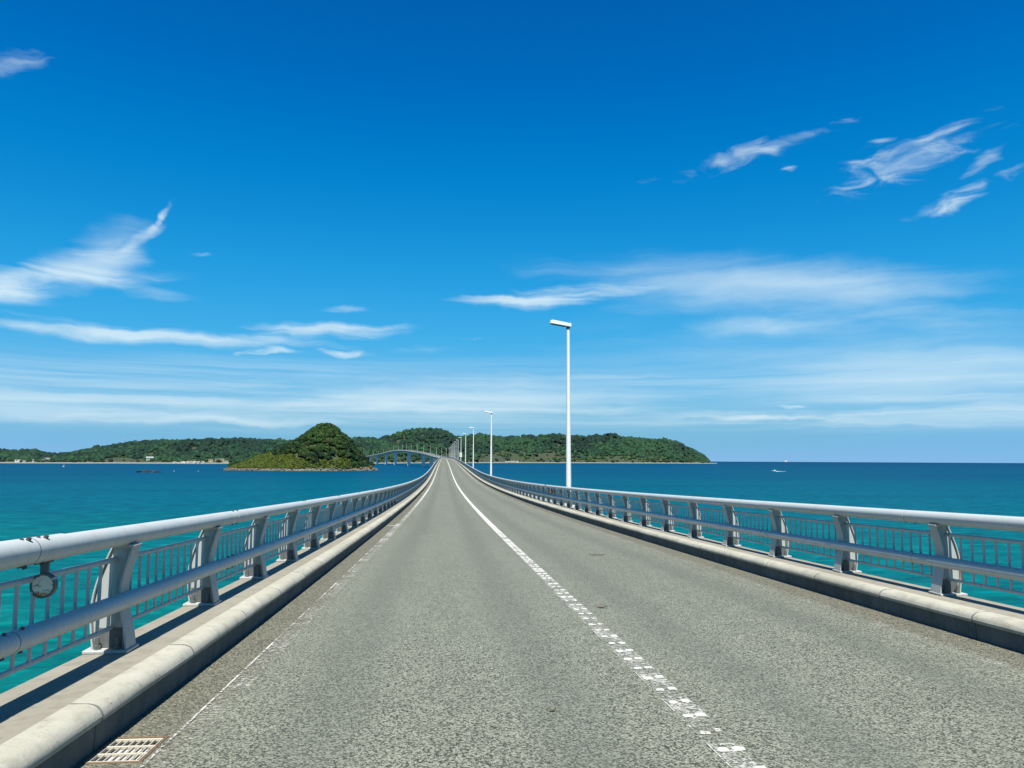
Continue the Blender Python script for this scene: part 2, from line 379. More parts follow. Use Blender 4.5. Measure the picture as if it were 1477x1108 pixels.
def leaf_mat(name, hue_noise=.02):
    m, t, bs = mat(name); p = geo(t)
    at_ = t.node('ShaderNodeAttribute', {'attribute_name': 'tint'}).outputs['Color']
    n = t.noise(p, .55, 5, .65)
    col = t.mix(t.ramp(n, .38, .66), t.mix(1.0, at_, rgb(.55, .62, .6), 'MULTIPLY'), t.mix(1.0, at_, rgb(1.35, 1.3, 1.15), 'MULTIPLY'))
    t.set(bs.inputs['Base Color'], col); bs.inputs['Roughness'].default_value = .75; bs.inputs['Specular IOR Level'].default_value = .2
    bump(t, bs, t.noise(p, 1.6, 4, .7), .7, .9)
    return m
M['leaf'] = leaf_mat('woodland_leaves')
def ground_mat(name, low, high, z0, z1):
    m, t, bs = mat(name); p = geo(t)
    z = t.node('ShaderNodeSeparateXYZ', None, Vector=p).outputs[2]
    n = t.noise(p, .12, 6, .65)
    k = t.ramp(t.math('ADD', z, t.math('MULTIPLY', t.math('SUBTRACT', n, .5), 2.5)), z0, z1)
    lo = t.mix(t.ramp(t.noise(p, .5, 6, .7), .35, .7), rgb(*low), rgb(low[0] * .5, low[1] * .5, low[2] * .48))
    hi = t.mix(t.ramp(t.noise(p, .3, 6, .7), .35, .7), rgb(*high), rgb(high[0] * .55, high[1] * .6, high[2] * .6))
    t.set(bs.inputs['Base Color'], t.mix(k, lo, hi)); bs.inputs['Roughness'].default_value = .9
    bump(t, bs, t.noise(p, .8, 6, .7), 1.0, .8)
    return m
M['isle'] = ground_mat('island_ground', (.14, .12, .085), (.036, .052, .013), 1.1, 2.1)
M['shore'] = ground_mat('far_ground', (.20, .185, .14), (.027, .040, .015), 1.2, 2.6)
M['rock'] = mat_concrete('shore_rock', (.15, .13, .098), (.08, .07, .055), .5)
M['wetrock'] = mat_concrete('wet_rock', (.035, .033, .035), (.02, .02, .022), .3)
M['foam'] = mat_paint('white_foam', (.62, .66, .66), .8, .1)

# ------------------------------------------------------------------ sea: one sheet that follows the earth's curve to the horizon
ER = 6.371e6
radii = np.concatenate([[0.0], np.geomspace(4, 16000, 70)]); NS = 192
vs = [(0, 0, 0)]; fs = []
for r in radii[1:]:
    for k in range(NS):
        a = 2 * math.pi * k / NS; vs.append((r * math.sin(a), r * math.cos(a), -r * r / (2 * ER)))
for k in range(NS): fs.append((0, 1 + (k + 1) % NS, 1 + k))
for i in range(len(radii) - 2):
    for k in range(NS):
        a, b = 1 + i * NS + k, 1 + i * NS + (k + 1) % NS; fs.append((a, b, b + NS, a + NS))
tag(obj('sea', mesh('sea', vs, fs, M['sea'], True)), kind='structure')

# ------------------------------------------------------------------ the line of the bridge
def spline(xs, ys):
    """natural cubic spline as a numpy function"""
    x = np.array(xs, float); y = np.array(ys, float); n = len(x); h = np.diff(x)
    A = np.eye(n); b = np.zeros(n)
    for i in range(1, n - 1):
        A[i, i - 1], A[i, i], A[i, i + 1] = h[i - 1], 2 * (h[i - 1] + h[i]), h[i]
        b[i] = 6 * ((y[i + 1] - y[i]) / h[i] - (y[i] - y[i - 1]) / h[i - 1])
    m = np.linalg.solve(A, b)
    def f(q):
        i = min(max(int(np.searchsorted(x, q)) - 1, 0), n - 2); a = x[i + 1] - q; c = q - x[i]
        return float(m[i] * a ** 3 / (6 * h[i]) + m[i + 1] * c ** 3 / (6 * h[i]) + (y[i] / h[i] - m[i] * h[i] / 6) * a + (y[i + 1] / h[i] - m[i + 1] * h[i] / 6) * c)
    return f
sag = lambda d: EYE - (1.44 + .0325 * d - .00017 * d * d)
zs = [(-45, sag(-45)), (-20, sag(-20)), (0, sag(0)), (20, sag(20)), (45, sag(45)), (70, sag(70)), (100, sag(100)), (129, sag(129)), (180, 7.25), (250, 7.95), (375, 9.0), (500, 9.7), (620, 10.05),
      (720, 10.6), (800, 12.0), (900, 15.4), (1000, 18.8), (1100, 21.3), (1180, 22.0), (1250, 21.5), (1340, 18.9), (1500, 14.2), (1600, 12.2), (1800, 11.0)]
road_z = spline(*zip(*zs))
xs_ = [(560, 0), (600, 0), (640, -.25), (700, -1.5), (800, -9), (900, -22), (1000, -40), (1100, -58), (1180, -71), (1250, -84), (1340, -104), (1500, -145), (1600, -172), (1800, -228)]
bend = spline(*zip(*xs_))
def cx(y): return XC + (0.0 if y < 600 else bend(y))
def frame(y):
    """point on the road centre, unit normal to the right, heading, pitch"""
    dx = (cx(y + .5) - cx(y - .5)); dz = road_z(y + .5) - road_z(y - .5)
    n = Vector((1, -dx, 0)).normalized()
    return Vector((cx(y), y, road_z(y))), n, math.atan2(-dx, 1), math.atan(dz)
def sweep(name, prof, ys, material, closed=False, smooth=False, caps=True):
    """profile of (offset right of centre, height above road) swept along the line"""
    vs = []; fs = []; n = len(prof)
    for y in ys:
        c, nr, _, _ = frame(y)
        vs += [c + nr * u + Vector((0, 0, z)) for u, z in prof]
    e = n if closed else n - 1
    for i in range(len(ys) - 1):
        for k in range(e):
            a, b = i * n + k, i * n + (k + 1) % n; fs.append((a, a + n, b + n, b))
    if closed and caps: fs += [tuple(range(n)), tuple(range(len(vs) - 1, len(vs) - n - 1, -1))]
    return mesh(name, vs, fs, material, smooth)
near_ys = list(np.arange(-14, 60, 2.0)); mid_ys = list(np.arange(60, 600, 6.0)); far_ys = list(np.arange(600, 1785, 10.0))
all_ys = near_ys + mid_ys + far_ys

# road sheet, with the mouth of the gully cut out under the grate
GX0, GX1, GY0, GY1 = -1.848, -1.555, 4.23, 4.605
ys = sorted(set(all_ys + [GY0, GY1])); us = [-HW - .02, GX0 - XC + .0, GX1 - XC, 0.0, HW + .02]
us[1] = GX0 + .018 - XC
vs = []; fs = []
for y in ys:
    c, n, _, _ = frame(y); vs += [c + n * u for u in us]
nu = len(us)
for i in range(len(ys) - 1):
    for k in range(nu - 1):
        if ys[i] >= GY0 - 1e-6 and ys[i + 1] <= GY1 + 1e-6 and k == 1: continue
        a = i * nu + k; fs.append((a, a + 1, a + 1 + nu, a + nu))
road = tag(obj('road', mesh('road', vs, fs, M['asphalt'])), kind='structure')
def strip(u0, u1, y0, y1, lift, step=2.0):
    ys = list(np.arange(y0, min(y1, 120), step)) + ([y for y in all_ys if 120 <= y < y1] if y1 > 120 else []) + [y1]
    return [(u0, lift), (u1, lift)], ys
def line(name, u0, u1, y0, y1, lift, material):
    p, ys = strip(u0, u1, y0, y1, lift); return obj(name, sweep(name, p, ys, material), road)
# left edge line: a worn band with a thin sharper rim, fresher further on
line('edge_line', XL - .05 - XC, XL + .10 - XC, -12, 1780, .004, M['edge_left'])
line('edge_line_rim', XL - .062 - XC, XL - .046 - XC, -12, 26, .008, M['line_thin'])
line('edge_line', XR - .08 - XC, XR + .07 - XC, -12, 1780, .004, M['edge_right'])
# small cross mark between the left edge line and the kerb
line('survey_mark', -3.32, -2.98, 24.55, 24.72, .005, M['line'])
line('survey_mark', -3.32, -3.0, 62.0, 62.2, .005, M['line'])
# centre line: worn base paint carrying two rows of raised paint dots
c_base = line('centre_line', XM - .085 - XC, XM + .085 - XC, -12, 1780, .004, M['edge_centre'])
line('centre_line_rim', XM - .100 - XC, XM - .092 - XC, -12, 12, .005, M['line_worn'])
def dot_mesh(i):
    """one raised paint dot: a squashed, irregular blob"""
    r = np.random.default_rng(100 + i); n = 12; vs = []; fs = []
    rad = [(1, 0.0), (.93, .7), (.6, 1.0)]
    jit = 1 + r.uniform(-.12, .12, n)
    for q, h in rad:
        for k in range(n):
            a = 2 * math.pi * k / n; ca, sa = math.cos(a), math.sin(a)
            x = math.copysign(abs(ca) ** .35, ca) * .032 * q * jit[k]; y = math.copysign(abs(sa) ** .4, sa) * .026 * q * jit[(k + 3) % n]
            vs.append((x, y, h * .006))
    for j in range(2):
        for k in range(n): fs.append((j * n + k, j * n + (k + 1) % n, (j + 1) * n + (k + 1) % n, (j + 1) * n + k))
    fs.append(tuple(range(2 * n, 3 * n)))
    return mesh('raised_dot', vs, fs, M['dot'], True)
dots = [dot_mesh(i) for i in range(8)]
far_dots = MB(); k = 0
for y in np.arange(2.295, 75, .304):
    for s in (-1, 1):
        x = XM + s * .045 + random.uniform(-.004, .004); yy = y + random.uniform(-.015, .015) + (.02 if s > 0 else 0)
        p = Vector((x, yy, road_z(yy) + .0045)); sc = random.uniform(.85, 1.12)
        if k < 150:
            o = obj('raised_dot', dots[random.randrange(8)], c_base, p, (math.atan(road_z(yy + .5) - road_z(yy - .5)), 0, 0)); o.scale = (sc, random.uniform(.85, 1.2), 1)
        else:
            far_dots.add([p + Vector(q) for q in ((-.033, -.03, 0), (.033, -.03, 0), (.033, .03, 0), (-.033, .03, 0), (-.03, -.024, .006), (.03, -.024, .006), (.03, .024, .006), (-.03, .024, .006))],
                         [(4, 5, 6, 7), (0, 1, 5, 4), (1, 2, 6, 5), (2, 3, 7, 6), (3, 0, 4, 7)])
        k += 1
tag(obj('raised_dots', far_dots.me('raised_dots', M['dot']), c_base), kind='stuff')

# ------------------------------------------------------------------ the bridge: deck, kerbs, piers
bridge = tag(empty('bridge', (XC, 0, 0)), 'long concrete road bridge crossing the sea and humping up behind the green islet', 'bridge')
def bobj(name, me, loc=(0, 0, 0), rot=None, parent=None):
    o = bpy.data.objects.new(name, me); o.location = Vector(loc) - (Vector((XC, 0, 0)) if parent is None else Vector())
    if rot: o.rotation_euler = rot
    return link(o, bridge if parent is None else parent)
KH = .25                         # height of the verge above the road
OUT = 4.055                      # outer edge of the deck from the centre
KB = 3.55                        # back of the kerb
for s in (-1, 1):
    pr = [(s * KB, -.05), (s * KB, KH - .004), (s * (OUT - .01), KH - .004), (s * OUT, KH - .014), (s * OUT, -.20), (s * (OUT - .12), -.26)]
    bobj('verge', sweep('verge', pr if s > 0 else pr[::-1], all_ys, M['ledge']))
girder = [(-OUT + .12, -.26), (-OUT + 1.5, -.55), (-2.0, -.75), (-1.7, -2.3), (1.7, -2.3), (2.0, -.75), (OUT - 1.5, -.55), (OUT - .12, -.26)]
bobj('deck_girder', sweep('deck_girder', girder, all_ys, M['deck']))
bobj('deck_slab', sweep('deck_slab', [(-KB - .02, -.06), (KB + .02, -.06)], all_ys, M['deck']))
# kerb blocks with a bull-nosed top
bull = [(.012, -.02), (.004, .150), (-.022, .157), (-.026, .168)] + [(.062 - .090 * math.cos(a), .176 + .074 * math.sin(a)) for a in np.linspace(.12, 1.5, 6)] + [(.150, .2505), (.150, -.02)]
LB = 1.5
def kerb_block(i):
    r = np.random.default_rng(50 + i); b = .006
    vs = []; fs = []; n = len(bull); stations = [(.003, .970), (.011, 1.0), (LB * .35, 1.0), (LB * .68, 1.0), (LB - .011, 1.0), (LB - .003, .970)]
    for y, k in stations:
        for x, z in bull:
            j = r.uniform(-.003, .003) if z > .165 and x < .14 else 0
            vs.append((.07 + (x - .07) * k + j * .5, y, z * (k if z > 0 else 1) + j))
    for a in range(len(stations) - 1):
        for q in range(n):
            i0, i1 = a * n + q, a * n + (q + 1) % n; fs.append((i0, i0 + n, i1 + n, i1))
    fs += [tuple(range(n)), tuple(range(len(vs) - 1, len(vs) - n - 1, -1))]
    return mesh('kerb_block', vs, fs, M['kerb'], False)
KBM = [kerb_block(i) for i in range(6)]
for me in KBM:
    bm = bmesh.new(); bm.from_mesh(me); bmesh.ops.recalc_face_normals(bm, faces=bm.faces[:])
    for f in bm.faces: f.smooth = len(f.verts) == 4
    for e in bm.edges: e.smooth = len(e.link_faces) == 2 and e.calc_face_angle(0) < .42
    for f in bm.faces: f.material_index = 1 if f.normal.x < -.9 and f.calc_center_median().z < .15 and len(f.verts) == 4 or not .012 < f.calc_center_median().y < LB - .012 or len(f.verts) > 4 else 0  # front face takes the painted shade, block ends the joint dirt
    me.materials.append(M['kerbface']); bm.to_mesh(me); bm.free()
def mirrored(me):
    m2 = me.copy(); bm = bmesh.new(); bm.from_mesh(m2)
    for v in bm.verts: v.co.x = -v.co.x
    bmesh.ops.reverse_faces(bm, faces=bm.faces[:]); bm.to_mesh(m2); bm.free(); return m2
KBR = [mirrored(me) for me in KBM]
for s, y0 in ((-1, 4.4 - LB * 10), (1, 6.75 - LB * 11)):
    for k in range(112):
        y = y0 + k * LB; c, n, hd, pt = frame(y + LB / 2); pt = math.atan((road_z(y + LB) - road_z(y)) / LB)
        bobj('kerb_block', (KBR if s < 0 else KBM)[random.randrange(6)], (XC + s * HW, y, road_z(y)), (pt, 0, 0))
    ye = y0 + 112 * LB
    pr = [(s * (HW + x), z) for x, z in bull]
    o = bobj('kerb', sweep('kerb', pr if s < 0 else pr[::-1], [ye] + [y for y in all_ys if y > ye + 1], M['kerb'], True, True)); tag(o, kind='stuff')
# piers
def pier_mesh(h, w_, t_):
    m = MB(); n = 16
    ring = []
    for k in range(n):
        a = 2 * math.pi * k / n; ca, sa = math.cos(a), math.sin(a)
        ring.append((math.copysign(abs(ca) ** .5, ca) * w_ / 2, math.copysign(abs(sa) ** .5, sa) * t_ / 2))
    lv = [(-4, 1.0), (h - 1.8, 1.0), (h - .5, 1.0), (h, 1.0)]
    vs = []; fs = []
    for i, (z, k) in enumerate(lv):
        f = 1.0 if i < 2 else 1.12
        vs += [(x * f * k, y * f * k, z) for x, y in ring]
    for i in range(len(lv) - 1):
        for k in range(n): fs.append((i * n + k, i * n + (k + 1) % n, (i + 1) * n + (k + 1) % n, (i + 1) * n + k))
    fs.append(tuple(range(3 * n, 4 * n)))
    m.add(vs, fs); return m.me('pier', M['pier'], True)
pier_ys = list(np.arange(18, 790, 38.5)) + [855, 925, 1050, 1225, 1330, 1428, 1500, 1570, 1640, 1710]
for y in pier_ys:
    c, n, hd, pt = frame(y); h = c.z - 2.3
    p = bobj('pier', pier_mesh(h - .25, 4.4 if y > 790 else 3.6, 2.6 if y > 790 else 1.8), (c.x, c.y, 0), (0, 0, hd))
    b = MB().box((-1.3, -.8, h - .25), (-.7, .8, h - .002)).box((.7, -.8, h - .25), (1.3, .8, h - .002)); bobj('bearing', b.me('bearing', M['steel_shade']), parent=p)

# ------------------------------------------------------------------ railings (u is measured towards the road from the front of the post)
BAY = 2.05; RAIL_U, RAIL_Z, RAIL_R = -.06, KH + .812, .070
LOW_U, LOW_Z, LOW_R = -.058, KH + .345, .060
INF_U = -.125
def curve_pts(pts, n=10):
    zz, uu = zip(*pts); f = spline(zz, uu); return [(f(z), z) for z in np.linspace(zz[0], zz[-1], n)]
front = curve_pts([(0.022, .008), (.17, -.016), (.36, -.058), (.56, -.036), (.745, .016)], 14)
rear = curve_pts([(0.022, -.245), (.22, -.270), (.42, -.258), (.60, -.205), (.735, -.150)], 14)
def post_part(kind):
    m = MB()
    def plate(pts, thick, w0, w1):
        n = len(pts); vs = []; fs = []
        for i, (u, z) in enumerate(pts):
            w_ = w0 + (w1 - w0) * i / (n - 1)
            vs += [(u, -w_ / 2, z), (u, w_ / 2, z), (u - thick, w_ / 2, z), (u - thick, -w_ / 2, z)]
        for i in range(n - 1):
            for k in range(4): a, b = i * 4 + k, i * 4 + (k + 1) % 4; fs.append((a, b, b + 4, a + 4))
        fs += [(3, 2, 1, 0), tuple(len(vs) - 4 + q for q in range(4))]
        m.add(vs, fs)
    if kind == 'front_flange': plate(front, .016, .165, .135)
    if kind == 'rear_flange': plate(rear, -.013, .11, .085)
    if kind == 'web':
        # web between the flanges, full height; its foot recess is only painted shade
        f_ = [(u - .0165, z) for u, z in front]; r_ = [(u + .0135, z) for u, z in rear]
        lo = 0
        n = len(f_)
        vs = []; fs = []
        for (a, z0), (b, z1) in zip(f_, r_):
            vs += [(a, -.022, z0), (b, -.022, z1), (b, .022, z1), (a, .022, z0)]
        for i in range(lo, n - 1):
            for k in range(4): a, b = i * 4 + k, i * 4 + (k + 1) % 4; fs.append((a, b, b + 4, a + 4))
        fs += [(lo * 4 + 3, lo * 4 + 2, lo * 4 + 1, lo * 4), tuple((n - 1) * 4 + q for q in range(4))]
        m.add(vs, fs)
    if kind == 'saddle':
        m.box((-.145, -.07, .728), (.004, .07, .752))
    return m
def post_mesh():
    m = MB()
    for k in ('front_flange', 'rear_flange', 'web', 'saddle'): q = post_part(k); m.add(q.v, q.f)
    me = m.me('post', M['post']); bm = bmesh.new(); bm.from_mesh(me); bmesh.ops.recalc_face_normals(bm, faces=bm.faces[:])
    es = [e for e in bm.edges if len(e.link_faces) == 2 and e.calc_face_angle(0) > .8]
    bmesh.ops.bevel(bm, geom=es, offset=.003, segments=1, affect='EDGES', clamp_overlap=True)
    bm.to_mesh(me); bm.free(); return me
P_POST = post_mesh()
P_BASE = MB().box((-.285, -.105, 0), (.02, .105, .022)).me('base_plate', M['post'], False, .004)
P_SHADE = MB().box((-.238, -.0245, .024), (-.050, .0245, .165)).me('recess_shade', M['steel_shade'], False, .004)  # dark block round the web, painting the shade of a foot recess
P_BOLT = MB().tube((0, 0, .022), (0, 0, .05), .024, n=6).tube((0, 0, .045), (0, 0, .105), .013, n=8).me('anchor_bolt', M['steel_shade'])
far_post = MB()
far_post.prism([(-.262, 0), (.008, 0), (-.042, .37), (.018, .745), (-.165, .735), (-.28, .42)], -.05, .05)
P_FAR = far_post.me('post', M['post'])
def flip(me): return mirrored(me)
SEG = 2 * BAY
P_TOP = MB().tube((0, .004, 0), (0, SEG - .004, 0), RAIL_R, n=24).me('top_rail', M['rail'], True)
P_LOW = MB().tube((0, .004, 0), (0, SEG - .004, 0), LOW_R, n=20).me('lower_rail', M['rail'], True)
P_JT = MB().tube((0, -.10, 0), (0, .10, 0), RAIL_R - .004, n=20).me('joint_sleeve', M['bolt'], True)
P_JL = MB().tube((0, -.10, 0), (0, .10, 0), LOW_R - .004, n=16).me('joint_sleeve', M['bolt'], True)
def bolts(r):
    m = MB()
    for yy in (-.085, .085):
        for a in (75, -75 + 0, 255 - 0):
            if a == 255: continue
            d = Vector((math.cos(R(a)), 0, math.sin(R(a)))); p = Vector((0, yy, 0))
            m.tube(p + d * (r - .003), p + d * (r + .011), .011, n=8)
    return m.me('joint_bolt', M['bolt'])
P_BT, P_BL = bolts(RAIL_R), bolts(LOW_R)
P_BAL = MB().tube((0, 0, .164), (0, 0, .640), .0125, n=8).me('baluster', M['infill'], True)
P_IT = MB().tube((0, .03, 0), (0, BAY - .03, 0), .0195, n=10).me('infill_rail', M['infill'], True)
P_IB = MB().tube((0, .03, 0), (0, BAY - .03, 0), .016, n=10).me('infill_rail', M['infill'], True)
P_BR = MB().box((-.045, -.035, -.02), (.02, .035, .02)).me('infill_bracket', M['infill'], False, .004)
def railing(s, y_first, label):
    """s = -1 on the left of the road, +1 on the right"""
    X0 = XC + s * 3.770                      # front of the posts
    ux = lambda u: X0 - s * u
    root = tag(empty('bridge_railing', (X0, y_first, road_z(y_first) + KH)), label, 'railing', 'railings along both sides of the bridge')
    org = root.location.copy()
    def part(name, me, loc, pt, parent=root, kind=None):
        o = bpy.data.objects.new(name, me)
        o.location = Vector(loc) - org if parent is root else Vector(loc)
        o.rotation_euler = (pt, 0, 0)
        link(o, parent); return o
    fl = (lambda me: me) if s < 0 else flip
    # the post meshes have u towards +x, which is right for the left side
    post, base, farp = [(me if s < 0 else flip(me)) for me in (P_POST, P_BASE, P_FAR)]
    shade_r = flip(P_SHADE)
    y = y_first - BAY * 8; k = 0; nb = 0; far = MB(); farb = MB()
    ys = []
    while y < 600: ys.append(y); y += BAY
    for k, y in enumerate(ys):
        z = road_z(y) + KH; pt = math.atan((road_z(y + BAY) - road_z(y)) / BAY)
        if k < 150:
            p = part('post', post if k < 60 else farp, (X0, y, z), 0.0)
            if k < 24:
                part('base_plate', base, (0, 0, 0), 0, p); part('recess_shade', P_SHADE if s < 0 else shade_r, (0, 0, 0), 0, p)
                for bu, by in ((-.07, -.062), (-.07, .062), (-.20, -.062), (-.20, .062)): part('anchor_bolt', P_BOLT, (bu if s < 0 else -bu, by, 0), 0, p)
            elif k < 60: part('base_plate', base, (0, 0, 0), 0, p)
        else:
            q = [(X0 + (v[0] if s < 0 else -v[0]), y + v[1], z + v[2]) for v in far_post.v]
            far.add(q, far_post.f if s < 0 else [f[::-1] for f in far_post.f])
        # infill panel: two thin rails and twelve balusters per bay
        if k < 150:
            for nm, me, zz in (('infill_rail', P_IT, .640), ('infill_rail', P_IB, .164)):
                o = part(nm, me, (ux(INF_U), y, z + zz), pt); 
                o.scale = (1, 1 / math.cos(pt), 1)
        for j in range(12):
            yy = y + (j + .5) * BAY / 12; zz = road_z(yy) + KH
            if k >= 6 and nb < 296: part('baluster', P_BAL, (ux(INF_U), yy, zz), 0); nb += 1
            elif k < 150: farb.tube((ux(INF_U), yy, zz + .164), (ux(INF_U), yy, zz + .64), .0125, n=4, caps=False)
    # round beams, in lengths of two bays that meet between posts
    yj = y_first + (-1.35 if s < 0 else 2.57) - SEG * 4
    k = 0
    while yj < 598:
        z = road_z(yj); pt = math.atan((road_z(yj + SEG) - road_z(yj)) / SEG)
        a = part('top_rail', P_TOP, (ux(RAIL_U), yj, z + RAIL_Z), pt)
        b = part('lower_rail', P_LOW, (ux(LOW_U), yj - .10, road_z(yj - .10) + LOW_Z), pt)
        if k < 26:
            part('joint_sleeve', P_JT, (0, 0, 0), 0, a); part('joint_sleeve', P_JL, (0, 0, 0), 0, b)
            part('joint_bolt', P_BT, (0, 0, 0), 0, a); part('joint_bolt', P_BL, (0, 0, 0), 0, b)
        yj += SEG; k += 1
    # the rest of the railing, round the far bend, as one part
    yb = [y for y in far_ys if y >= yj - 12]; yb[0] = yj
    def pipe(u, zc, r, n=8):
        pr = [(s * (3.770 - u) + r * math.cos(t), zc + r * math.sin(t)) for t in np.arange(n) * 2 * math.pi / n]
        me = sweep('x', pr[::-1], yb, None, True); far.add([v.co for v in me.vertices], [tuple(p.vertices) for p in me.polygons]); bpy.data.meshes.remove(me)
    pipe(RAIL_U, RAIL_Z, RAIL_R); pipe(LOW_U, LOW_Z, LOW_R); pipe(INF_U, KH + .64, .03, 5); pipe(INF_U, KH + .164, .03, 5)
    y = ys[-1] + BAY
    while y < 1780:
        c, n, hd, pt = frame(y); b0 = c + n * (s * 3.770)
        m = Matrix.Rotation(hd, 3, 'Z')
        q = [b0 + m @ Vector((v[0] if s < 0 else -v[0], v[1], v[2] + KH)) for v in far_post.v]
        far.add(q, far_post.f if s < 0 else [f[::-1] for f in far_post.f]); y += BAY
    fo = [(Vector(v) - org) for v in far.v]; tag(obj('far_railing', mesh('far_railing', fo, far.f, M['rail']), root), kind='stuff')
    fb = [(Vector(v) - org) for v in farb.v]; tag(obj('far_balusters', mesh('far_balusters', fb, farb.f, M['infill'], True), root), kind='stuff')
    return root
rail_l = railing(-1, 5.75, 'pale grey metal railing along the left side of the road, with a round reflector')
rail_r = railing(1, 5.78, 'pale grey metal railing along the right side of the road before the lamps')

# ------------------------------------------------------------------ lamp posts
def lamp_meshes():
    pole = MB(); H = 8.45
    ring = [(0, .125), (1.2, .122), (3.0, .108), (5.5, .090), (H, .075)]; n = 16; vs = []; fs = []
    for z, r in ring: vs += [(r * math.cos(2 * math.pi * k / n), r * math.sin(2 * math.pi * k / n), z) for k in range(n)]
    for i in range(len(ring) - 1):
        for k in range(n): fs.append((i * n + k, i * n + (k + 1) % n, (i + 1) * n + (k + 1) % n, (i + 1) * n + k))
    fs.append(tuple(range(4 * n, 5 * n))); pole.add(vs, fs)
    pole_me = pole.me('pole', M['lamp'], True)
    flange = MB().tube((0, 0, .0), (0, 0, .03), .21, n=16)
    for a in range(6): flange.tube((.165 * math.cos(a * 1.047), .165 * math.sin(a * 1.047), .03), (.165 * math.cos(a * 1.047), .165 * math.sin(a * 1.047), .075), .018, n=6)
    m = Matrix.Translation((0, 0, H - .02)) @ Matrix.Rotation(R(9), 4, 'Y')
    body = MB().prism([(-.90, -.01), (.12, -.01), (.13, .05), (.11, .15), (-.80, .17), (-.90, .12)], -.16, .16)
    body.v = [tuple(m @ Vector(v)) for v in body.v]
    head = body.me('lamp_head', M['lamp'], False, .012, 2)
    lens = MB().box((-.82, -.13, -.028), (-.14, .13, -.0105), m).me('lamp_lens', M['glass'])
    neck = MB().tube(m @ Vector((0, 0, -.12)), m @ Vector((0, 0, -.008)), .085, n=14).me('neck', M['grey'], True)
    door = MB().box((-.045, -.13, .8), (.045, -.112, 1.25)).me('service_door', M['lamp'], False, .004)
    plinth = MB().box((-.34, -.36, -.62), (.30, .36, 0)).me('plinth', M['white'], False, .02)
    return dict(pole=pole_me, base_flange=flange.me('base_flange', M['lamp']), lamp_head=head, lamp_lens=lens, neck=neck, service_door=door, plinth=plinth)
LM = lamp_meshes()
lamp_ys = [35, 93, 149.5, 203, 258, 311, 363, 414, 466, 520, 574, 628, 682, 736, 790, 844, 898, 952, 1006, 1060, 1114, 1168, 1222, 1276, 1330, 1384, 1438, 1492]
ordn = ['nearest', 'second', 'third', 'fourth', 'fifth', 'sixth', 'seventh', 'eighth', 'ninth', 'tenth', 'eleventh', 'twelfth', 'thirteenth', 'fourteenth', 'fifteenth', 'sixteenth', 'seventeenth', 'eighteenth', 'nineteenth', 'twentieth', 'twenty-first', 'twenty-second', 'twenty-third', 'twenty-fourth', 'twenty-fifth', 'twenty-sixth', 'twenty-seventh', 'twenty-eighth']
for i, y in enumerate(lamp_ys):
    c, n, hd, pt = frame(y); p = c + n * (OUT + .24) + Vector((0, 0, KH + .02))
    r = empty('street_lamp', p, (0, 0, hd))
    if i == 0: lab = 'tall white street lamp with a box head, nearest one, beside the right railing'
    elif i < 11: lab = f'{ordn[i]} white street lamp along the right railing' + (', with a sign on its pole' if i == 4 else '')
    else: lab = f'{ordn[i]} street lamp counted from the camera, on the far bend of the bridge'
    tag(r, lab, 'street lamp', 'street lamps along the bridge' if i < 11 else 'street lamps on the far bend of the bridge')
    for nm, me in LM.items():
        if i > 6 and nm in ('base_flange', 'service_door', 'lamp_lens', 'neck'): continue
        link(bpy.data.objects.new(nm, me), r)
    if i == 4:
        sg = tag(empty('road_sign', p + Vector((-.06, -.15, 1.9))), 'small white sign plate fixed to the fifth street lamp', 'sign')
        obj('sign_plate', MB().box((-.42, -.012, 0), (.42, .012, 1.5)).me('sign_plate', M['white'], False, .003), sg)
        obj('sign_band', MB().box((-.5, -.016, .1), (.5, .02, .17)).box((-.5, -.016, 1.3), (.5, .02, 1.37)).me('sign_band', M['lamp']), sg)

# ------------------------------------------------------------------ gully grate
gz = road_z((GY0 + GY1) / 2); gp = math.atan(road_z(4.5) - road_z(3.5))
g = tag(empty('drain_grate', ((GX0 + GX1) / 2, (GY0 + GY1) / 2, gz), (gp, 0, 0)), 'rusty rectangular iron drain grate in the left gutter beside the kerb', 'drain grate')
gw, gl = (GX1 - GX0) / 2, (GY1 - GY0) / 2
fr = MB()
for a, b in (((-gw + .018, -gl - .012, -.05), (gw + .012, -gl, .006)), ((-gw + .018, gl, -.05), (gw + .012, gl + .012, .006)), ((gw, -gl, -.05), (gw + .012, gl, .006)), ((-gw + .006, -gl, -.05), (-gw + .018, gl, .006))): fr.box(a, b)
obj('grate_frame', fr.me('grate_frame', M['rust'], False, .002), g)
i0, i1, j0, j1 = -gw + .024, gw - .008, -gl + .008, gl - .008
for k in range(4):
    yy = j0 + (j1 - j0 - .016) * k / 3
    obj('grate_crossbar', MB().box((i0, yy, -.014), (i1, yy + .012, .003)).me('grate_crossbar', M['grate'], False, .0025), g)
for k in range(8):
    xx = i0 + (i1 - i0 - .011) * k / 7
    obj('grate_bar', MB().box((xx, j0 + .004, -.016), (xx + .008, j1 - .004, .001)).me('grate_bar', M['grate'], False, .0025), g)
pit = MB().box((-gw + .018, -gl, -.45), (gw, gl, -.44)); x0, x1 = -gw + .018, gw
pit.box((x0 - .012, -gl, -.45), (x0 - .002, gl, -.051)).box((x1 + .002, -gl, -.45), (x1 + .012, gl, -.051)).box((x0, -gl - .012, -.45), (x1, -gl - .002, -.051)).box((x0, gl + .002, -.45), (x1, gl + .012, -.051))
obj('drain_pit', pit.me('drain_pit', M['dark']), g)

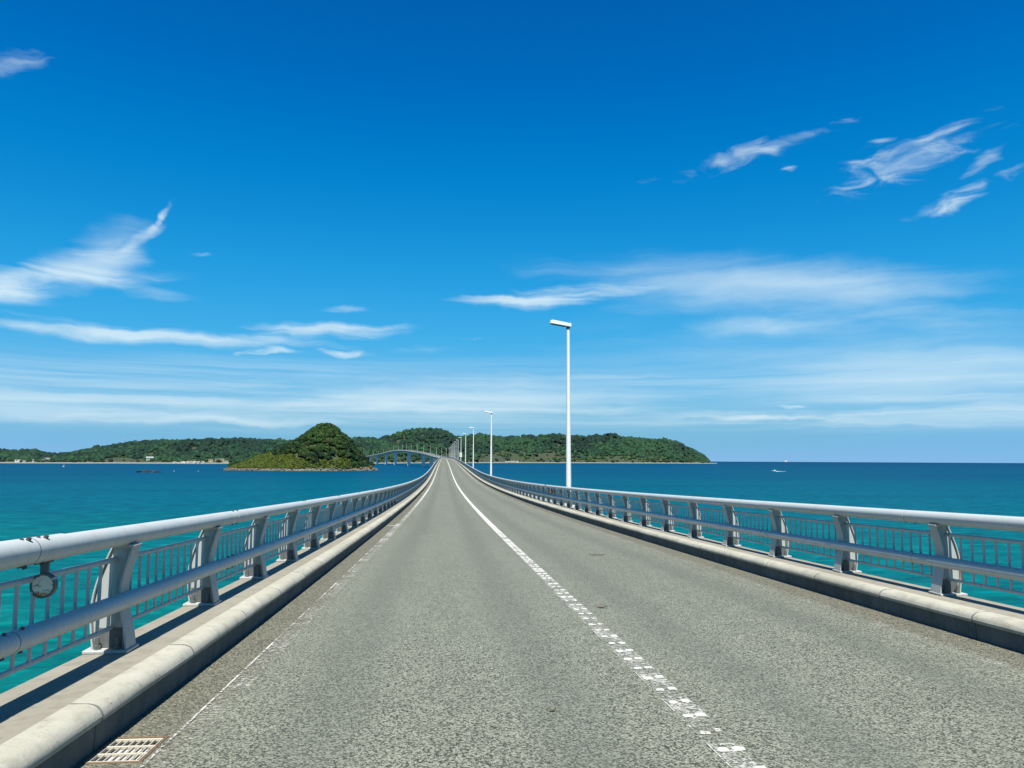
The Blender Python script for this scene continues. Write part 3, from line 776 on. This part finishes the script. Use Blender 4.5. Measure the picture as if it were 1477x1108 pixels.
# ------------------------------------------------------------------ round reflectors hung under the top rails
def reflector(x, y, face, lens_m, label, dia=.07):
    zt = road_z(y) + RAIL_Z - RAIL_R
    r = tag(empty('delineator', (x, y, zt)), label, 'reflector')
    obj('bracket', MB().box((-.022, -.010, -.075), (.022, .010, -.004)).box((-.034, -.03, -.010), (.034, .03, .004)).me('bracket', M['grey'], False, .003), r)
    zc = -.075 - dia + .006
    rim = MB(); n = 28; vs = []; fs = []
    for yy, rr in ((-.018, dia), (.02, dia), (.02, dia - .004), (.02, .001), ):
        vs += [(rr * math.cos(2 * math.pi * k / n), yy, zc + rr * math.sin(2 * math.pi * k / n)) for k in range(n)]
    b = len(vs); 
    for yy, rr in ((-.018, dia - .010), (-.010, dia - .011)):
        vs += [(rr * math.cos(2 * math.pi * k / n), yy, zc + rr * math.sin(2 * math.pi * k / n)) for k in range(n)]
    def ringq(a, b_):
        for k in range(n): fs.append((a + k, b_ + k, b_ + (k + 1) % n, a + (k + 1) % n))
    ringq(0, n); ringq(n, 2 * n); ringq(2 * n, 3 * n); ringq(b, 0); ringq(b + n, b)
    rim.add(vs, fs); obj('rim', rim.me('rim', M['grey'], True), r)
    obj('lens', MB().tube((0, -.012, zc), (0, .012, zc), dia - .010, n=28).me('lens', lens_m), r)
    for a in (35, 215): 
        d = Vector((math.cos(R(a)), 0, math.sin(R(a))))
        obj('clip', MB().tube(Vector((0, -.022, zc)) + d * (dia - .004), Vector((0, .01, zc)) + d * (dia + .014), .007, n=6).me('clip', M['infill']), r)
    return r
def peeled():
    m, t, bs = mat('peeled_reflector'); p = t.node('ShaderNodeTexCoord').outputs['Object']
    z = t.node('ShaderNodeSeparateXYZ', None, Vector=p).outputs[2]
    n = t.noise(p, 17, 4, .6, 1.8)
    col = t.mix(t.ramp(n, .54, .58), rgb(.62, .57, .47), rgb(.055, .05, .04))
    low = t.ramp(t.math('ADD', z, t.math('MULTIPLY', n, .03)), -.155, -.175)
    col = t.mix(t.math('MULTIPLY', low, t.ramp(t.noise(p, 40, 4, .6), .35, .55)), col, rgb(.42, .17, .03))
    t.set(bs.inputs['Base Color'], col); bs.inputs['Roughness'].default_value = .35
    return m
M['peeled'] = peeled()
LX = XC - 3.770 + RAIL_U; RX = XC + 3.770 - RAIL_U
reflector(LX, 4.62, -1, M['peeled'], 'round grey reflector with peeling face hanging under the left top rail')
reflector(RX - .02, 37.2, -1, M['orange'], 'small orange reflector hanging under the right top rail near the first lamp', .085)
# sleeve over the expansion joint of the left top rail
pt0 = math.atan(road_z(5) - road_z(4))
sv = obj('expansion_sleeve', MB().tube((0, -.40, 0), (0, .38, 0), RAIL_R + .005, n=28).me('expansion_sleeve', M['rail'], True), rail_l, Vector((LX, 4.40, road_z(4.40) + RAIL_Z)) - rail_l.location, (pt0, 0, 0))
m_ = MB()
for yy in (-.05, .13):
    for a in (62, -70):
        d = Vector((math.cos(R(a)), 0, math.sin(R(a)))); m_.tube(Vector((0, yy, 0)) + d * .072, Vector((0, yy, 0)) + d * .092, .013, n=8)
obj('joint_bolt', m_.me('joint_bolt', M['bolt']), sv)
obj('joint_ring', MB().tube((0, .012, 0), (0, .018, 0), RAIL_R + .0058, n=28).me('joint_ring', M['bolt'], True), sv)

# ------------------------------------------------------------------ woods: crowns merged into one mass
def crown_blobs(nv):
    out = []
    for i in range(nv):
        bm = bmesh.new(); bmesh.ops.create_icosphere(bm, subdivisions=2, radius=1.0); r = np.random.default_rng(i)
        v = np.array([p.co[:] for p in bm.verts]); f = np.array([[q.index for q in p.verts] for p in bm.faces]); bm.free()
        ph = r.uniform(0, 6.3, (5, 3)); fr_ = r.uniform(1.5, 4.0, (5, 3)); d = np.zeros(len(v))
        for a, b in zip(ph, fr_): d += np.sin((v * b).sum(1) + a.sum())
        v = v * (1 + .13 * d[:, None] + r.uniform(-.08, .08, (len(v), 1))); v[:, 2] *= .85
        out.append((v, f))
    return out
BLOBS = crown_blobs(10)
def merge(name, pos, rad, tint, material, leaves=0, smooth=True):
    """pos (n,3), rad (n,), tint (n,3) -> one mesh with a point colour 'tint'"""
    V = []; F = []; T = []; b = 0
    for i in range(len(pos)):
        v, f = BLOBS[i % len(BLOBS)]; a = rng.uniform(0, 6.28); ca, sa = math.cos(a), math.sin(a)
        q = v * rad[i]; q = np.stack([q[:, 0] * ca - q[:, 1] * sa, q[:, 0] * sa + q[:, 1] * ca, q[:, 2] * rng.uniform(.8, 1.2)], 1)
        if leaves: q = q * .86
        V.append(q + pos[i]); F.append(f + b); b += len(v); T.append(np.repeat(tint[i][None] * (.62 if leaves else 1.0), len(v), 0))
        if leaves:
            d = rng.normal(size=(leaves, 3)); d /= np.linalg.norm(d, axis=1)[:, None]; d[:, 2] = np.abs(d[:, 2]) * 1.0 - .25 * rng.random(leaves)
            cpt = d * rad[i] * rng.uniform(.82, 1.10, (leaves, 1)) * np.array([1, 1, .9]) + pos[i]
            nrm = d + rng.normal(size=(leaves, 3)) * .55; nrm /= np.linalg.norm(nrm, axis=1)[:, None]
            t1 = np.cross(nrm, rng.normal(size=(leaves, 3))); t1 /= np.linalg.norm(t1, axis=1)[:, None] + 1e-9; t2 = np.cross(nrm, t1)
            s = rng.uniform(.22, .48, (leaves, 1)) * rad[i] ** .6
            Q = np.stack([cpt + t1 * s, cpt + t2 * s * .8, cpt - t1 * s, cpt - t2 * s * .8], 1).reshape(-1, 3)
            V.append(Q); idx = np.arange(leaves) * 4 + b
            F.append(np.stack([idx, idx + 1, idx + 2], 1)); F.append(np.stack([idx, idx + 2, idx + 3], 1)); b += leaves * 4
            T.append(np.repeat(tint[i][None] * rng.uniform(.8, 1.45, (leaves, 1)), 4, 0))
    V = np.concatenate(V); F = np.concatenate(F); T = np.concatenate(T)
    me = bpy.data.meshes.new(name); me.vertices.add(len(V)); me.vertices.foreach_set('co', V.astype(np.float32).ravel())
    me.loops.add(F.size); me.loops.foreach_set('vertex_index', F.astype(np.int32).ravel())
    me.polygons.add(len(F)); me.polygons.foreach_set('loop_start', np.arange(0, F.size, 3, dtype=np.int32)); me.polygons.foreach_set('loop_total', np.full(len(F), 3, dtype=np.int32))
    me.polygons.foreach_set('use_smooth', np.full(len(F), smooth)); me.update(); me.validate()
    at_ = me.attributes.new('tint', 'FLOAT_COLOR', 'POINT'); at_.data.foreach_set('color', np.concatenate([T, np.ones((len(T), 1))], 1).astype(np.float32).ravel())
    me.materials.append(material)
    return obj(name, me)
def vnoise(seed):
    """cheap smooth 2-D value noise, fractal"""
    r = np.random.default_rng(seed); G = r.random((64, 64))
    def one(x, y):
        xi, yi = math.floor(x), math.floor(y); fx, fy = x - xi, y - yi; fx = fx * fx * (3 - 2 * fx); fy = fy * fy * (3 - 2 * fy)
        g = lambda a, b: G[a % 64, b % 64]
        return (g(xi, yi) * (1 - fx) + g(xi + 1, yi) * fx) * (1 - fy) + (g(xi, yi + 1) * (1 - fx) + g(xi + 1, yi + 1) * fx) * fy
    return lambda x, y: (one(x, y) + .5 * one(2.1 * x + 7, 2.1 * y + 3) + .25 * one(4.3 * x + 1, 4.3 * y + 9)) / 1.75

# ------------------------------------------------------------------ the islet off the left of the bridge
ISD = 640.0
iprof = [(310, 686), (322, 680.5), (328, 678), (338, 674), (352, 668), (370, 661), (395, 653), (412, 647), (428, 639), (440, 631), (450, 624), (459, 618), (468, 614.5), (479, 618), (490, 626), (500, 636), (510, 647), (519, 658), (527, 667), (536, 675), (546, 680), (556, 685)]
prof_x = [math.tan(bearing(px)) * ISD for px, _ in iprof]; prof_h = [at(px, py, ISD / math.cos(bearing(px))).z for px, py in iprof]
nz1 = vnoise(3)
def isle_h(x, y):
    P = float(np.interp(x, prof_x, prof_h))
    if x <= prof_x[0] or x >= prof_x[-1]: return -4
    mid_ = (prof_x[0] + prof_x[-1]) / 2; k = 1 - ((x - mid_) / ((prof_x[-1] - prof_x[0]) / 2)) ** 2
    half_f = 9 + 44 * max(k, 0) ** .7; half_b = 8 + 40 * max(k, 0) ** .7
    t = (y - ISD) / (half_f if y < ISD else half_b)
    g = math.cos(min(abs(t), 1.15) / 1.15 * math.pi / 2) ** 1.3
    # a grassy apron on the camera side and a flat rock shelf round the foot
    h = (P + 3) * g - 3
    t2 = abs(t); h = max(h, 2.4 * (1 - t2) * 2.2 - .9 if t2 < 1.15 else -4) if P > 1.5 else h
    return h + (nz1(x * .12, y * .12) - .5) * (1.6 if h > 3 else 1.3)
gx = np.linspace(prof_x[0] - 2, prof_x[-1] + 2, 110); gy = np.linspace(ISD - 62, ISD + 56, 90)
vs = [(x, y, max(isle_h(x, y), -4)) for y in gy for x in gx]; nx = len(gx)
fs = [(j * nx + i, j * nx + i + 1, (j + 1) * nx + i + 1, (j + 1) * nx + i) for j in range(len(gy) - 1) for i in range(nx - 1)]
tag(obj('island', mesh('island', vs, fs, M['isle'], True)), kind='structure')
nz2 = vnoise(11); pos = []; rad = []; tin = []; gpos = []; grad = []; gtin = []
for _ in range(9000):
    x, y = rng.uniform(prof_x[0] + 2, prof_x[-1] - 3), rng.uniform(ISD - 52, ISD + 35); h = isle_h(x, y)
    if h < 1.7: continue
    t = (x - prof_x[0]) / (prof_x[-1] - prof_x[0]); v = nz2(x * .07, y * .07)
    scrub = h < (13 if t < .5 else 8.5) + 8 * (v - .5) and y < ISD and .14 < t < .82
    if scrub or h < 2.6:
        if len(gpos) < 2200:
            c = np.array([.064, .092, .007]) if v > .40 else np.array([.038, .074, .008])
            gpos.append((x, y, h + .2)); grad.append(rng.uniform(.7, 1.5)); gtin.append((c if rng.random() > .08 else np.array([.014, .040, .008])) * rng.uniform(.75, 1.2))
    elif len(pos) < 1100:
        r_ = rng.uniform(1.5, 3.1) * (1.0 if h > 8 else .8)
        c = np.array([.007, .029, .007]) if v < .46 else np.array([.020, .054, .008])
        if rng.random() < .12: c = np.array([.030, .048, .010])
        pos.append((x, y, h + r_ * .35)); rad.append(r_); tin.append(c * rng.uniform(.7, 1.35))
tag(merge('island_woods', np.array(pos), np.array(rad), np.array(tin), M['leaf'], 46), 'dark green woods covering the peaked islet left of the bridge', 'woods', kind='stuff')
tag(merge('island_scrub', np.array(gpos), np.array(grad), np.array(gtin), M['leaf'], 14), 'yellow green scrub on the low front slope of the islet', 'scrub', kind='stuff')
# rocks along the islet's shore
def rock_mesh(i, mat_):
    v, f = BLOBS[i % len(BLOBS)]; r = np.random.default_rng(i + 900); q = v * r.uniform(.75, 1.25, (len(v), 1)) * np.array([1.3, 1.0, .75])
    return mesh('boulder', q.tolist(), f.tolist(), mat_)
RK = [rock_mesh(i, M['rock']) for i in range(8)]
shore = MB(); nb = 0
for _ in range(4000):
    x, y = rng.uniform(prof_x[0], prof_x[-1]), rng.uniform(ISD - 60, ISD + 6); h = isle_h(x, y)
    t = (x - prof_x[0]) / (prof_x[-1] - prof_x[0])
    if -.5 < h < (3.6 if t > .72 else 1.3) and nb < 420:
        r_ = rng.uniform(.35, 1.0) * (1.9 if t > .85 else 1.0); me = RK[rng.integers(8)]; a = rng.uniform(0, 6.28)
        mm = Matrix.Translation((x, y, h + .1)) @ Matrix.Rotation(a, 4, 'Z') @ Matrix.Scale(r_, 4)
        shore.add([mm @ v.co for v in me.vertices], [tuple(p.vertices) for p in me.polygons]); nb += 1
tag(obj('shore_rocks', shore.me('shore_rocks', M['rock'])), 'brown rocks strewn along the shore of the islet', 'rocks', kind='stuff')
p = at(215, 681, 545); p.z = 0
rr = MB()
for dx, rr_, hz in ((-4.6, 2.2, .9), (-2.0, 2.6, 1.25), (1.0, 2.0, .75), (3.6, 2.4, .95), (5.6, 1.6, .55)):
    v, f = BLOBS[int(rr_ * 10) % 10]; rr.add([(p.x + dx + q[0] * rr_ * 1.2, p.y + q[1] * rr_, q[2] * hz * 1.2 + .1) for q in v], f.tolist())
tag(obj('reef', rr.me('reef', M['wetrock'])), 'low dark wet reef breaking the surface left of the green islet', 'rock')

# ------------------------------------------------------------------ the large island behind
fprof = [(-260, 652), (-120, 649), (0, 653.5), (30, 653.5), (50, 654), (65, 657), (82, 659.5), (100, 657), (120, 653), (140, 648), (160, 645), (180, 643), (200, 640), (240, 638), (270, 640), (300, 638), (340, 636), (400, 638), (440, 640), (500, 636), (520, 634.5), (545, 635.5), (555, 633), (575, 626.5), (590, 622), (610, 621), (630, 622), (640, 624.5), (655, 632), (665, 634), (675, 631), (700, 629.5), (720, 633), (760, 632), (800, 629.5), (840, 631.5), (870, 630.5), (885, 629.5), (900, 633), (940, 637), (960, 636), (975, 640), (988, 645), (1000, 651), (1012, 657), (1018, 662), (1024, 668.5), (1034, 671)]
shd = [(-260, 1450), (0, 1420), (300, 1330), (420, 1400), (523, 1480), (640, 1750), (740, 2020), (900, 2150), (1023, 2230), (1040, 2230)]
rid = [(-260, 420), (0, 480), (300, 420), (523, 420), (610, 360), (740, 330), (1000, 170), (1023, 60), (1040, 50)]
sx_, sd_ = zip(*shd); rx_, rd_ = zip(*rid); fx_, fy_ = zip(*fprof)
nz3 = vnoise(21); nz4 = vnoise(31)
def land_col(px):
    D0 = float(np.interp(px, sx_, sd_)); dr = float(np.interp(px, rx_, rd_)); py = float(np.interp(px, fx_, fy_))
    th = bearing(px); Dr = D0 + dr; H = EYE + Dr * math.tan(elev(px, py)); return D0, dr, th, H
def land(px, t):
    """t = 0 on the shore, 1 on the ridge, 2 on the far shore"""
    D0, dr, th, H = land_col(px); d = D0 + dr * t + (nz3(px * .02, 5.0) - .5) * 60
    x, y = d * math.sin(th), d * math.cos(th)
    if t <= 0: return x, y, t * 30
    if t <= 1:
        s_ = t ** .85; g = s_ * s_ * (3 - 2 * s_) * .55 + s_ * .45
        spur = (nz4(x * .012, y * .006) - .5) * .55 * math.sin(math.pi * min(t, 1))
        z = 1.5 + (H - 1.5) * min(max(g + spur, .02), 1.0) if t > .04 else 1.5 * t / .04
    else: z = H - (H + 6) * ((t - 1) / 1.2) ** 1.5
    return x, y, z
pxs = np.linspace(-260, 1034, 330); ts = [-.12, 0, .02, .04, .08, .13, .2, .27, .35, .43, .52, .6, .68, .76, .84, .92, 1.0, 1.1, 1.25, 1.5, 1.8, 2.2]
vs = [land(px, t) for t in ts for px in pxs]; nx = len(pxs)
fs = [(j * nx + i, j * nx + i + 1, (j + 1) * nx + i + 1, (j + 1) * nx + i) for j in range(len(ts) - 1) for i in range(nx - 1)]
tag(obj('hills', mesh('hills', vs, fs, M['shore'], True)), kind='structure')
pos = []; rad = []; tin = []; nz5 = vnoise(41)
DG, MG, LG, YG = np.array([.0035, .019, .0125]), np.array([.006, .028, .0145]), np.array([.011, .040, .0165]), np.array([.036, .056, .018])  # slight far haze put into the greens as extra blue
clear = [(150, 205, .05, .22), (205, 235, .05, .2), (690, 800, .05, .30), (860, 930, .05, .26)]
for _ in range(15000):
    px = rng.uniform(-255, 1022); t = rng.uniform(.045, 1.06); x, y, z = land(px, t)
    v = nz5(x * .01, y * .01)
    if any(a < px < b and c < t < d and rng.random() < .85 for a, b, c, d in clear): continue
    D0 = math.hypot(x, y); r_ = (2.4 + 5.6 * rng.random() ** 1.8) * (D0 / 2000) ** .7 * (.65 if t < .15 else 1) * (1 if px < 985 else .7)
    v2 = nz4(x * .03, y * .015); c = DG if v * .5 + v2 * .5 < .46 else MG if v * .5 + v2 * .5 < .58 else LG
    if t < .35 and rng.random() < .35: c = LG
    if t < .22 and 680 < px < 960 and rng.random() < .5: c = YG
    if rng.random() < .04: c = LG * 1.3
    pos.append((x, y, z + r_ * .25)); rad.append(r_); tin.append(c * rng.uniform(.78, 1.25))
tag(merge('hill_woods', np.array(pos), np.array(rad), np.array(tin), M['leaf']), 'dark green woods covering the long hills beyond the water', 'woods', kind='stuff')

# ------------------------------------------------------------------ small things on the far shore and the water
def shore_pt(px, t):
    x, y, z = land(px, t); return Vector((x, y, z))
def house(px, t, w_, d_, h_, label, wall='white', roof='roof', flat=False, zoff=0.0):
    p = shore_pt(px, t); p.z += zoff; th = bearing(px)
    o = tag(empty('building', p, (0, 0, -th)), label, 'building')
    obj('wall', MB().box((-w_ / 2, -d_ / 2, -2), (w_ / 2, d_ / 2, h_)).me('wall', M[wall]), o)
    if flat: rf = MB().box((-w_ / 2 - .3, -d_ / 2 - .3, h_ + .002), (w_ / 2 + .3, d_ / 2 + .3, h_ + .35))
    else: rf = MB().add([(-w_ / 2 - .5, -d_ / 2 - .5, h_ - .1), (w_ / 2 + .5, -d_ / 2 - .5, h_ - .1), (w_ / 2 + .5, d_ / 2 + .5, h_ - .1), (-w_ / 2 - .5, d_ / 2 + .5, h_ - .1), (-w_ / 2 - .3, 0, h_ + d_ * .3), (w_ / 2 + .3, 0, h_ + d_ * .3)], [(0, 1, 5, 4), (2, 3, 4, 5), (1, 2, 5), (3, 0, 4), (3, 2, 1, 0)])
    obj('roof', rf.me('roof', M[roof]), o)
    n = max(2, int(w_ / 4))
    for k in range(n):
        xx = -w_ / 2 + (k + .5) * w_ / n; obj('window', MB().box((xx - .7, -d_ / 2 - .04, h_ * .3), (xx + .7, -d_ / 2 + .02, h_ * .3 + 1.3)).me('window', M['glass']), o)
    return o
house(27, .05, 10, 7, 3.0, 'low white building on the beach at the far left shore', 'white', 'white', True)
house(35, .04, 4, 4, 2.8, 'tiny white hut just right of the white beach building', 'white', 'white', True)
house(48, .05, 2.6, 2.6, 3.4, 'narrow white hut on the far left beach', 'white', 'white', True)
house(67.5, .14, 8, 7, 3.4, 'white two-block house above the far left beach', 'white', 'white', True, 2.5)
house(62, .10, 4.5, 4, 3.0, 'small white outbuilding below the white house', 'white', 'white', True, .5)
house(216, .17, 11, 7, 2.6, 'grey roofed house among the trees behind the left beach', 'roof', 'roof', False, 1.5)
house(304, .055, 7, 6, 3.2, 'cream beach house beside the pale rock breakwater', 'cream', 'cream', True)
house(317, .075, 14, 7, 3.0, 'long beach building with pale blue roof near the islet', 'cream', 'roof', True, .6)
house(326, .045, 8, 5, 2.2, 'cream shed on the beach just left of the islet', 'cream', 'cream', True)
# pale breakwaters of boulders
def breakwater(px0, px1, t, n, size, label):
    m = MB(); th = bearing((px0 + px1) / 2)
    for k in range(n):
        p = shore_pt(rng.uniform(px0, px1), t) ; v, f = BLOBS[rng.integers(10)]; r_ = size * rng.uniform(.6, 1.2); h = rng.uniform(-.2, 1.0) * size * 1.4
        m.add([(p.x + q[0] * r_, p.y + q[1] * r_ + h * .8, max(p.z, .3) + h + q[2] * r_) for q in v], f.tolist())
    tag(obj('breakwater', m.me('breakwater', M['pale'])), label, 'breakwater')
M['pale'] = mat_concrete('pale_blocks', (.40, .385, .34), (.30, .29, .26), .2)
breakwater(251, 295, .012, 150, 1.6, 'pale boulder breakwater along the beach left of the islet')
breakwater(730, 748, .02, 70, 2.0, 'whitish rock outcrop on the right shore behind the second lamp')
for px, hpx, lab in ((178, 8.5, 'left of two thin masts on the ridge of the far left hill'), (194.5, 7, 'right of two thin masts on the ridge of the far left hill')):
    p = shore_pt(px, 1.0); r = tag(empty('mast', p), lab, 'mast')
    obj('pole', MB().tube((0, 0, -2), (0, 0, 9 + hpx * 1.1), .35, .15, 8).me('pole', M['grey']), r)
    obj('antenna', MB().box((-.5, -.5, 6 + hpx), (.5, .5, 7.5 + hpx)).me('antenna', M['lamp']), r)
# motor boat with its wake
p = at(1117, 678, 690); p.z = 0
b = tag(empty('motor_boat', p, (0, 0, R(84))), 'small white motor boat speeding left with a foamy wake', 'boat'); b.scale = (.62, .62, .62)
hull = MB(); st = [(-3.4, 1.15, .95, .0), (-1, 1.25, 1.0, -.1), (1.5, 1.0, 1.15, -.1), (3.0, .45, 1.4, .2), (3.9, .04, 1.55, .9)]
vs = []; fs = []
for y, hw, top, bot in st: vs += [(-hw, y, top), (-hw * .8, y, .25 + max(bot, 0)), (0, y, bot - .1), (hw * .8, y, .25 + max(bot, 0)), (hw, y, top)]
for i in range(4):
    for k in range(4): a = i * 5 + k; fs.append((a, a + 5, a + 6, a + 1))
    fs.append((i * 5 + 4, i * 5 + 9, i * 5 + 5, i * 5))
fs.append((0, 1, 2, 3, 4)); hull.add(vs, fs); obj('hull', hull.me('hull', M['white'], True), b)
obj('cabin', MB().add([(-.8, -1.2, 1.0), (.8, -1.2, 1.0), (.7, 1.2, 1.1), (-.7, 1.2, 1.1), (-.7, -1.1, 2.2), (.7, -1.1, 2.2), (.55, .4, 2.2), (-.55, .4, 2.2)], [(0, 1, 5, 4), (1, 2, 6, 5), (2, 3, 7, 6), (3, 0, 4, 7), (4, 5, 6, 7)]).me('cabin', M['white']), b)
obj('windscreen', MB().add([(-.6, 1.02, 1.3), (.6, 1.02, 1.3), (.5, .56, 2.05), (-.5, .56, 2.05)], [(0, 1, 2, 3)]).me('windscreen', M['glass']), b)
wk = MB(); n = 20
for k in range(n):
    t = k / (n - 1); v, f = BLOBS[k % 10]; r_ = .3 + .5 * (1 - t) * t * 2; zz = .36 * (1 - t) + .03
    for s in (-1, 1): wk.add([(s * (.9 + t * 1.6) + q[0] * r_, -2.5 - t * 13 + q[1] * 1.1, q[2] * zz + .05) for q in v], f.tolist())
tag(obj('boat_wake', mesh('boat_wake', [Matrix.Translation(p) @ Matrix.Rotation(R(84), 4, 'Z') @ Matrix.Scale(.6, 4) @ Vector(v) for v in wk.v], wk.f, M['foam'], True)), 'white foamy wake trailing right behind the motor boat', 'wake', kind='stuff')
# ship on the horizon
p = at(1133, 665, 8200); p.z = -8200 ** 2 / (2 * ER)
b = tag(empty('ship', p, (0, 0, R(75))), 'tiny white ship on the horizon right of the headland', 'ship')
hull = MB().add([(-6, -22, 6), (6, -22, 6), (6, 14, 6), (0, 26, 7.5), (-6, 14, 6), (-5, -20, -1), (5, -20, -1), (5, 12, -1), (0, 20, -1), (-5, 12, -1)], [(0, 1, 2, 3, 4), (5, 9, 8, 7, 6), (0, 5, 6, 1), (1, 6, 7, 2), (2, 7, 8, 3), (3, 8, 9, 4), (4, 9, 5, 0)])
obj('hull', hull.me('hull', M['white']), b); obj('superstructure', MB().box((-5, -15, 6.002), (5, 8, 12)).box((-4, -10, 12.002), (4, 4, 16)).me('superstructure', M['white']), b)
obj('funnel', MB().tube((0, -6, 16), (0, -7, 21), 2.0, 1.6, 10).me('funnel', M['red']), b)
# buoys and a far dinghy
for px, py, lab in ((251, 679.4, 'white buoy floating between the dark reef and the islet, left one'), (286, 679.4, 'white buoy floating just left of the islet')):
    p = at(px, py, 585); p.z = 0; r = tag(empty('buoy', p), lab, 'buoy')
    v, f = BLOBS[2]; obj('float', mesh('float', (v * np.array([.34, .34, .3])).tolist(), f.tolist(), M['white'], True), r)
    obj('buoy_mast', MB().tube((0, 0, .3), (0, 0, .6), .06, .04, 8).me('buoy_mast', M['white']), r)
p = at(91.5, 675, 900); p.z = 0
r = tag(empty('marker_buoy', p), 'thin pale marker buoy standing in the water off the far left beach', 'buoy')
obj('float', MB().tube((0, 0, -.5), (0, 0, .5), .9, .8, 12).me('float', M['white']), r); obj('buoy_mast', MB().tube((0, 0, .5), (.5, 0, 2.6), .16, .1, 8).me('buoy_mast', M['white']), r)

# ------------------------------------------------------------------ a few dry scraps lying on the asphalt
def scrap(x, y, l, w_, rot, label):
    m = MB(); n = 6; vs = []; fs = []
    for i in range(n + 1):
        t = i / n * 2 - 1; ww = w_ * (1 - t * t) ** .6 + .002; zz = .006 + .018 * t * t
        vs += [(-ww, t * l, zz + .008), (0, t * l, zz), (ww, t * l, zz + .006)]
    for i in range(n):
        for k in range(2): a = i * 3 + k; fs.append((a, a + 1, a + 4, a + 3))
    o = obj('dry_leaf', mesh('dry_leaf', vs, fs, M['scrap'], True), None, (x, y, road_z(y)), (0, 0, R(rot))); tag(o, label, 'leaf', 'dry leaves on the road')
M['scrap'] = mat_paint('dry_leaf_brown', (.13, .085, .045), .8, .4)
def on_road(px, py):
    d = ray(px, py); t = 5.0
    for _ in range(60):
        y = d.y * t; t -= (EYE + d.z * t - road_z(y)) / (d.z - .0325 * -1 * 0 + 1e-9) * .8
    return d.x * t, d.y * t
for px, py, l, w_, rot, lab in ((861, 801, .16, .035, 75, 'long brown dry leaf on the right lane, the farther one'), (867, 877, .07, .022, 60, 'brown dry leaf on the asphalt beside the dotted centre line'), (797, 1027, .022, .009, 80, 'tiny brown leaf scrap on the near left lane')):
    x, y = on_road(px, py); scrap(x, y, l, w_, rot, lab)
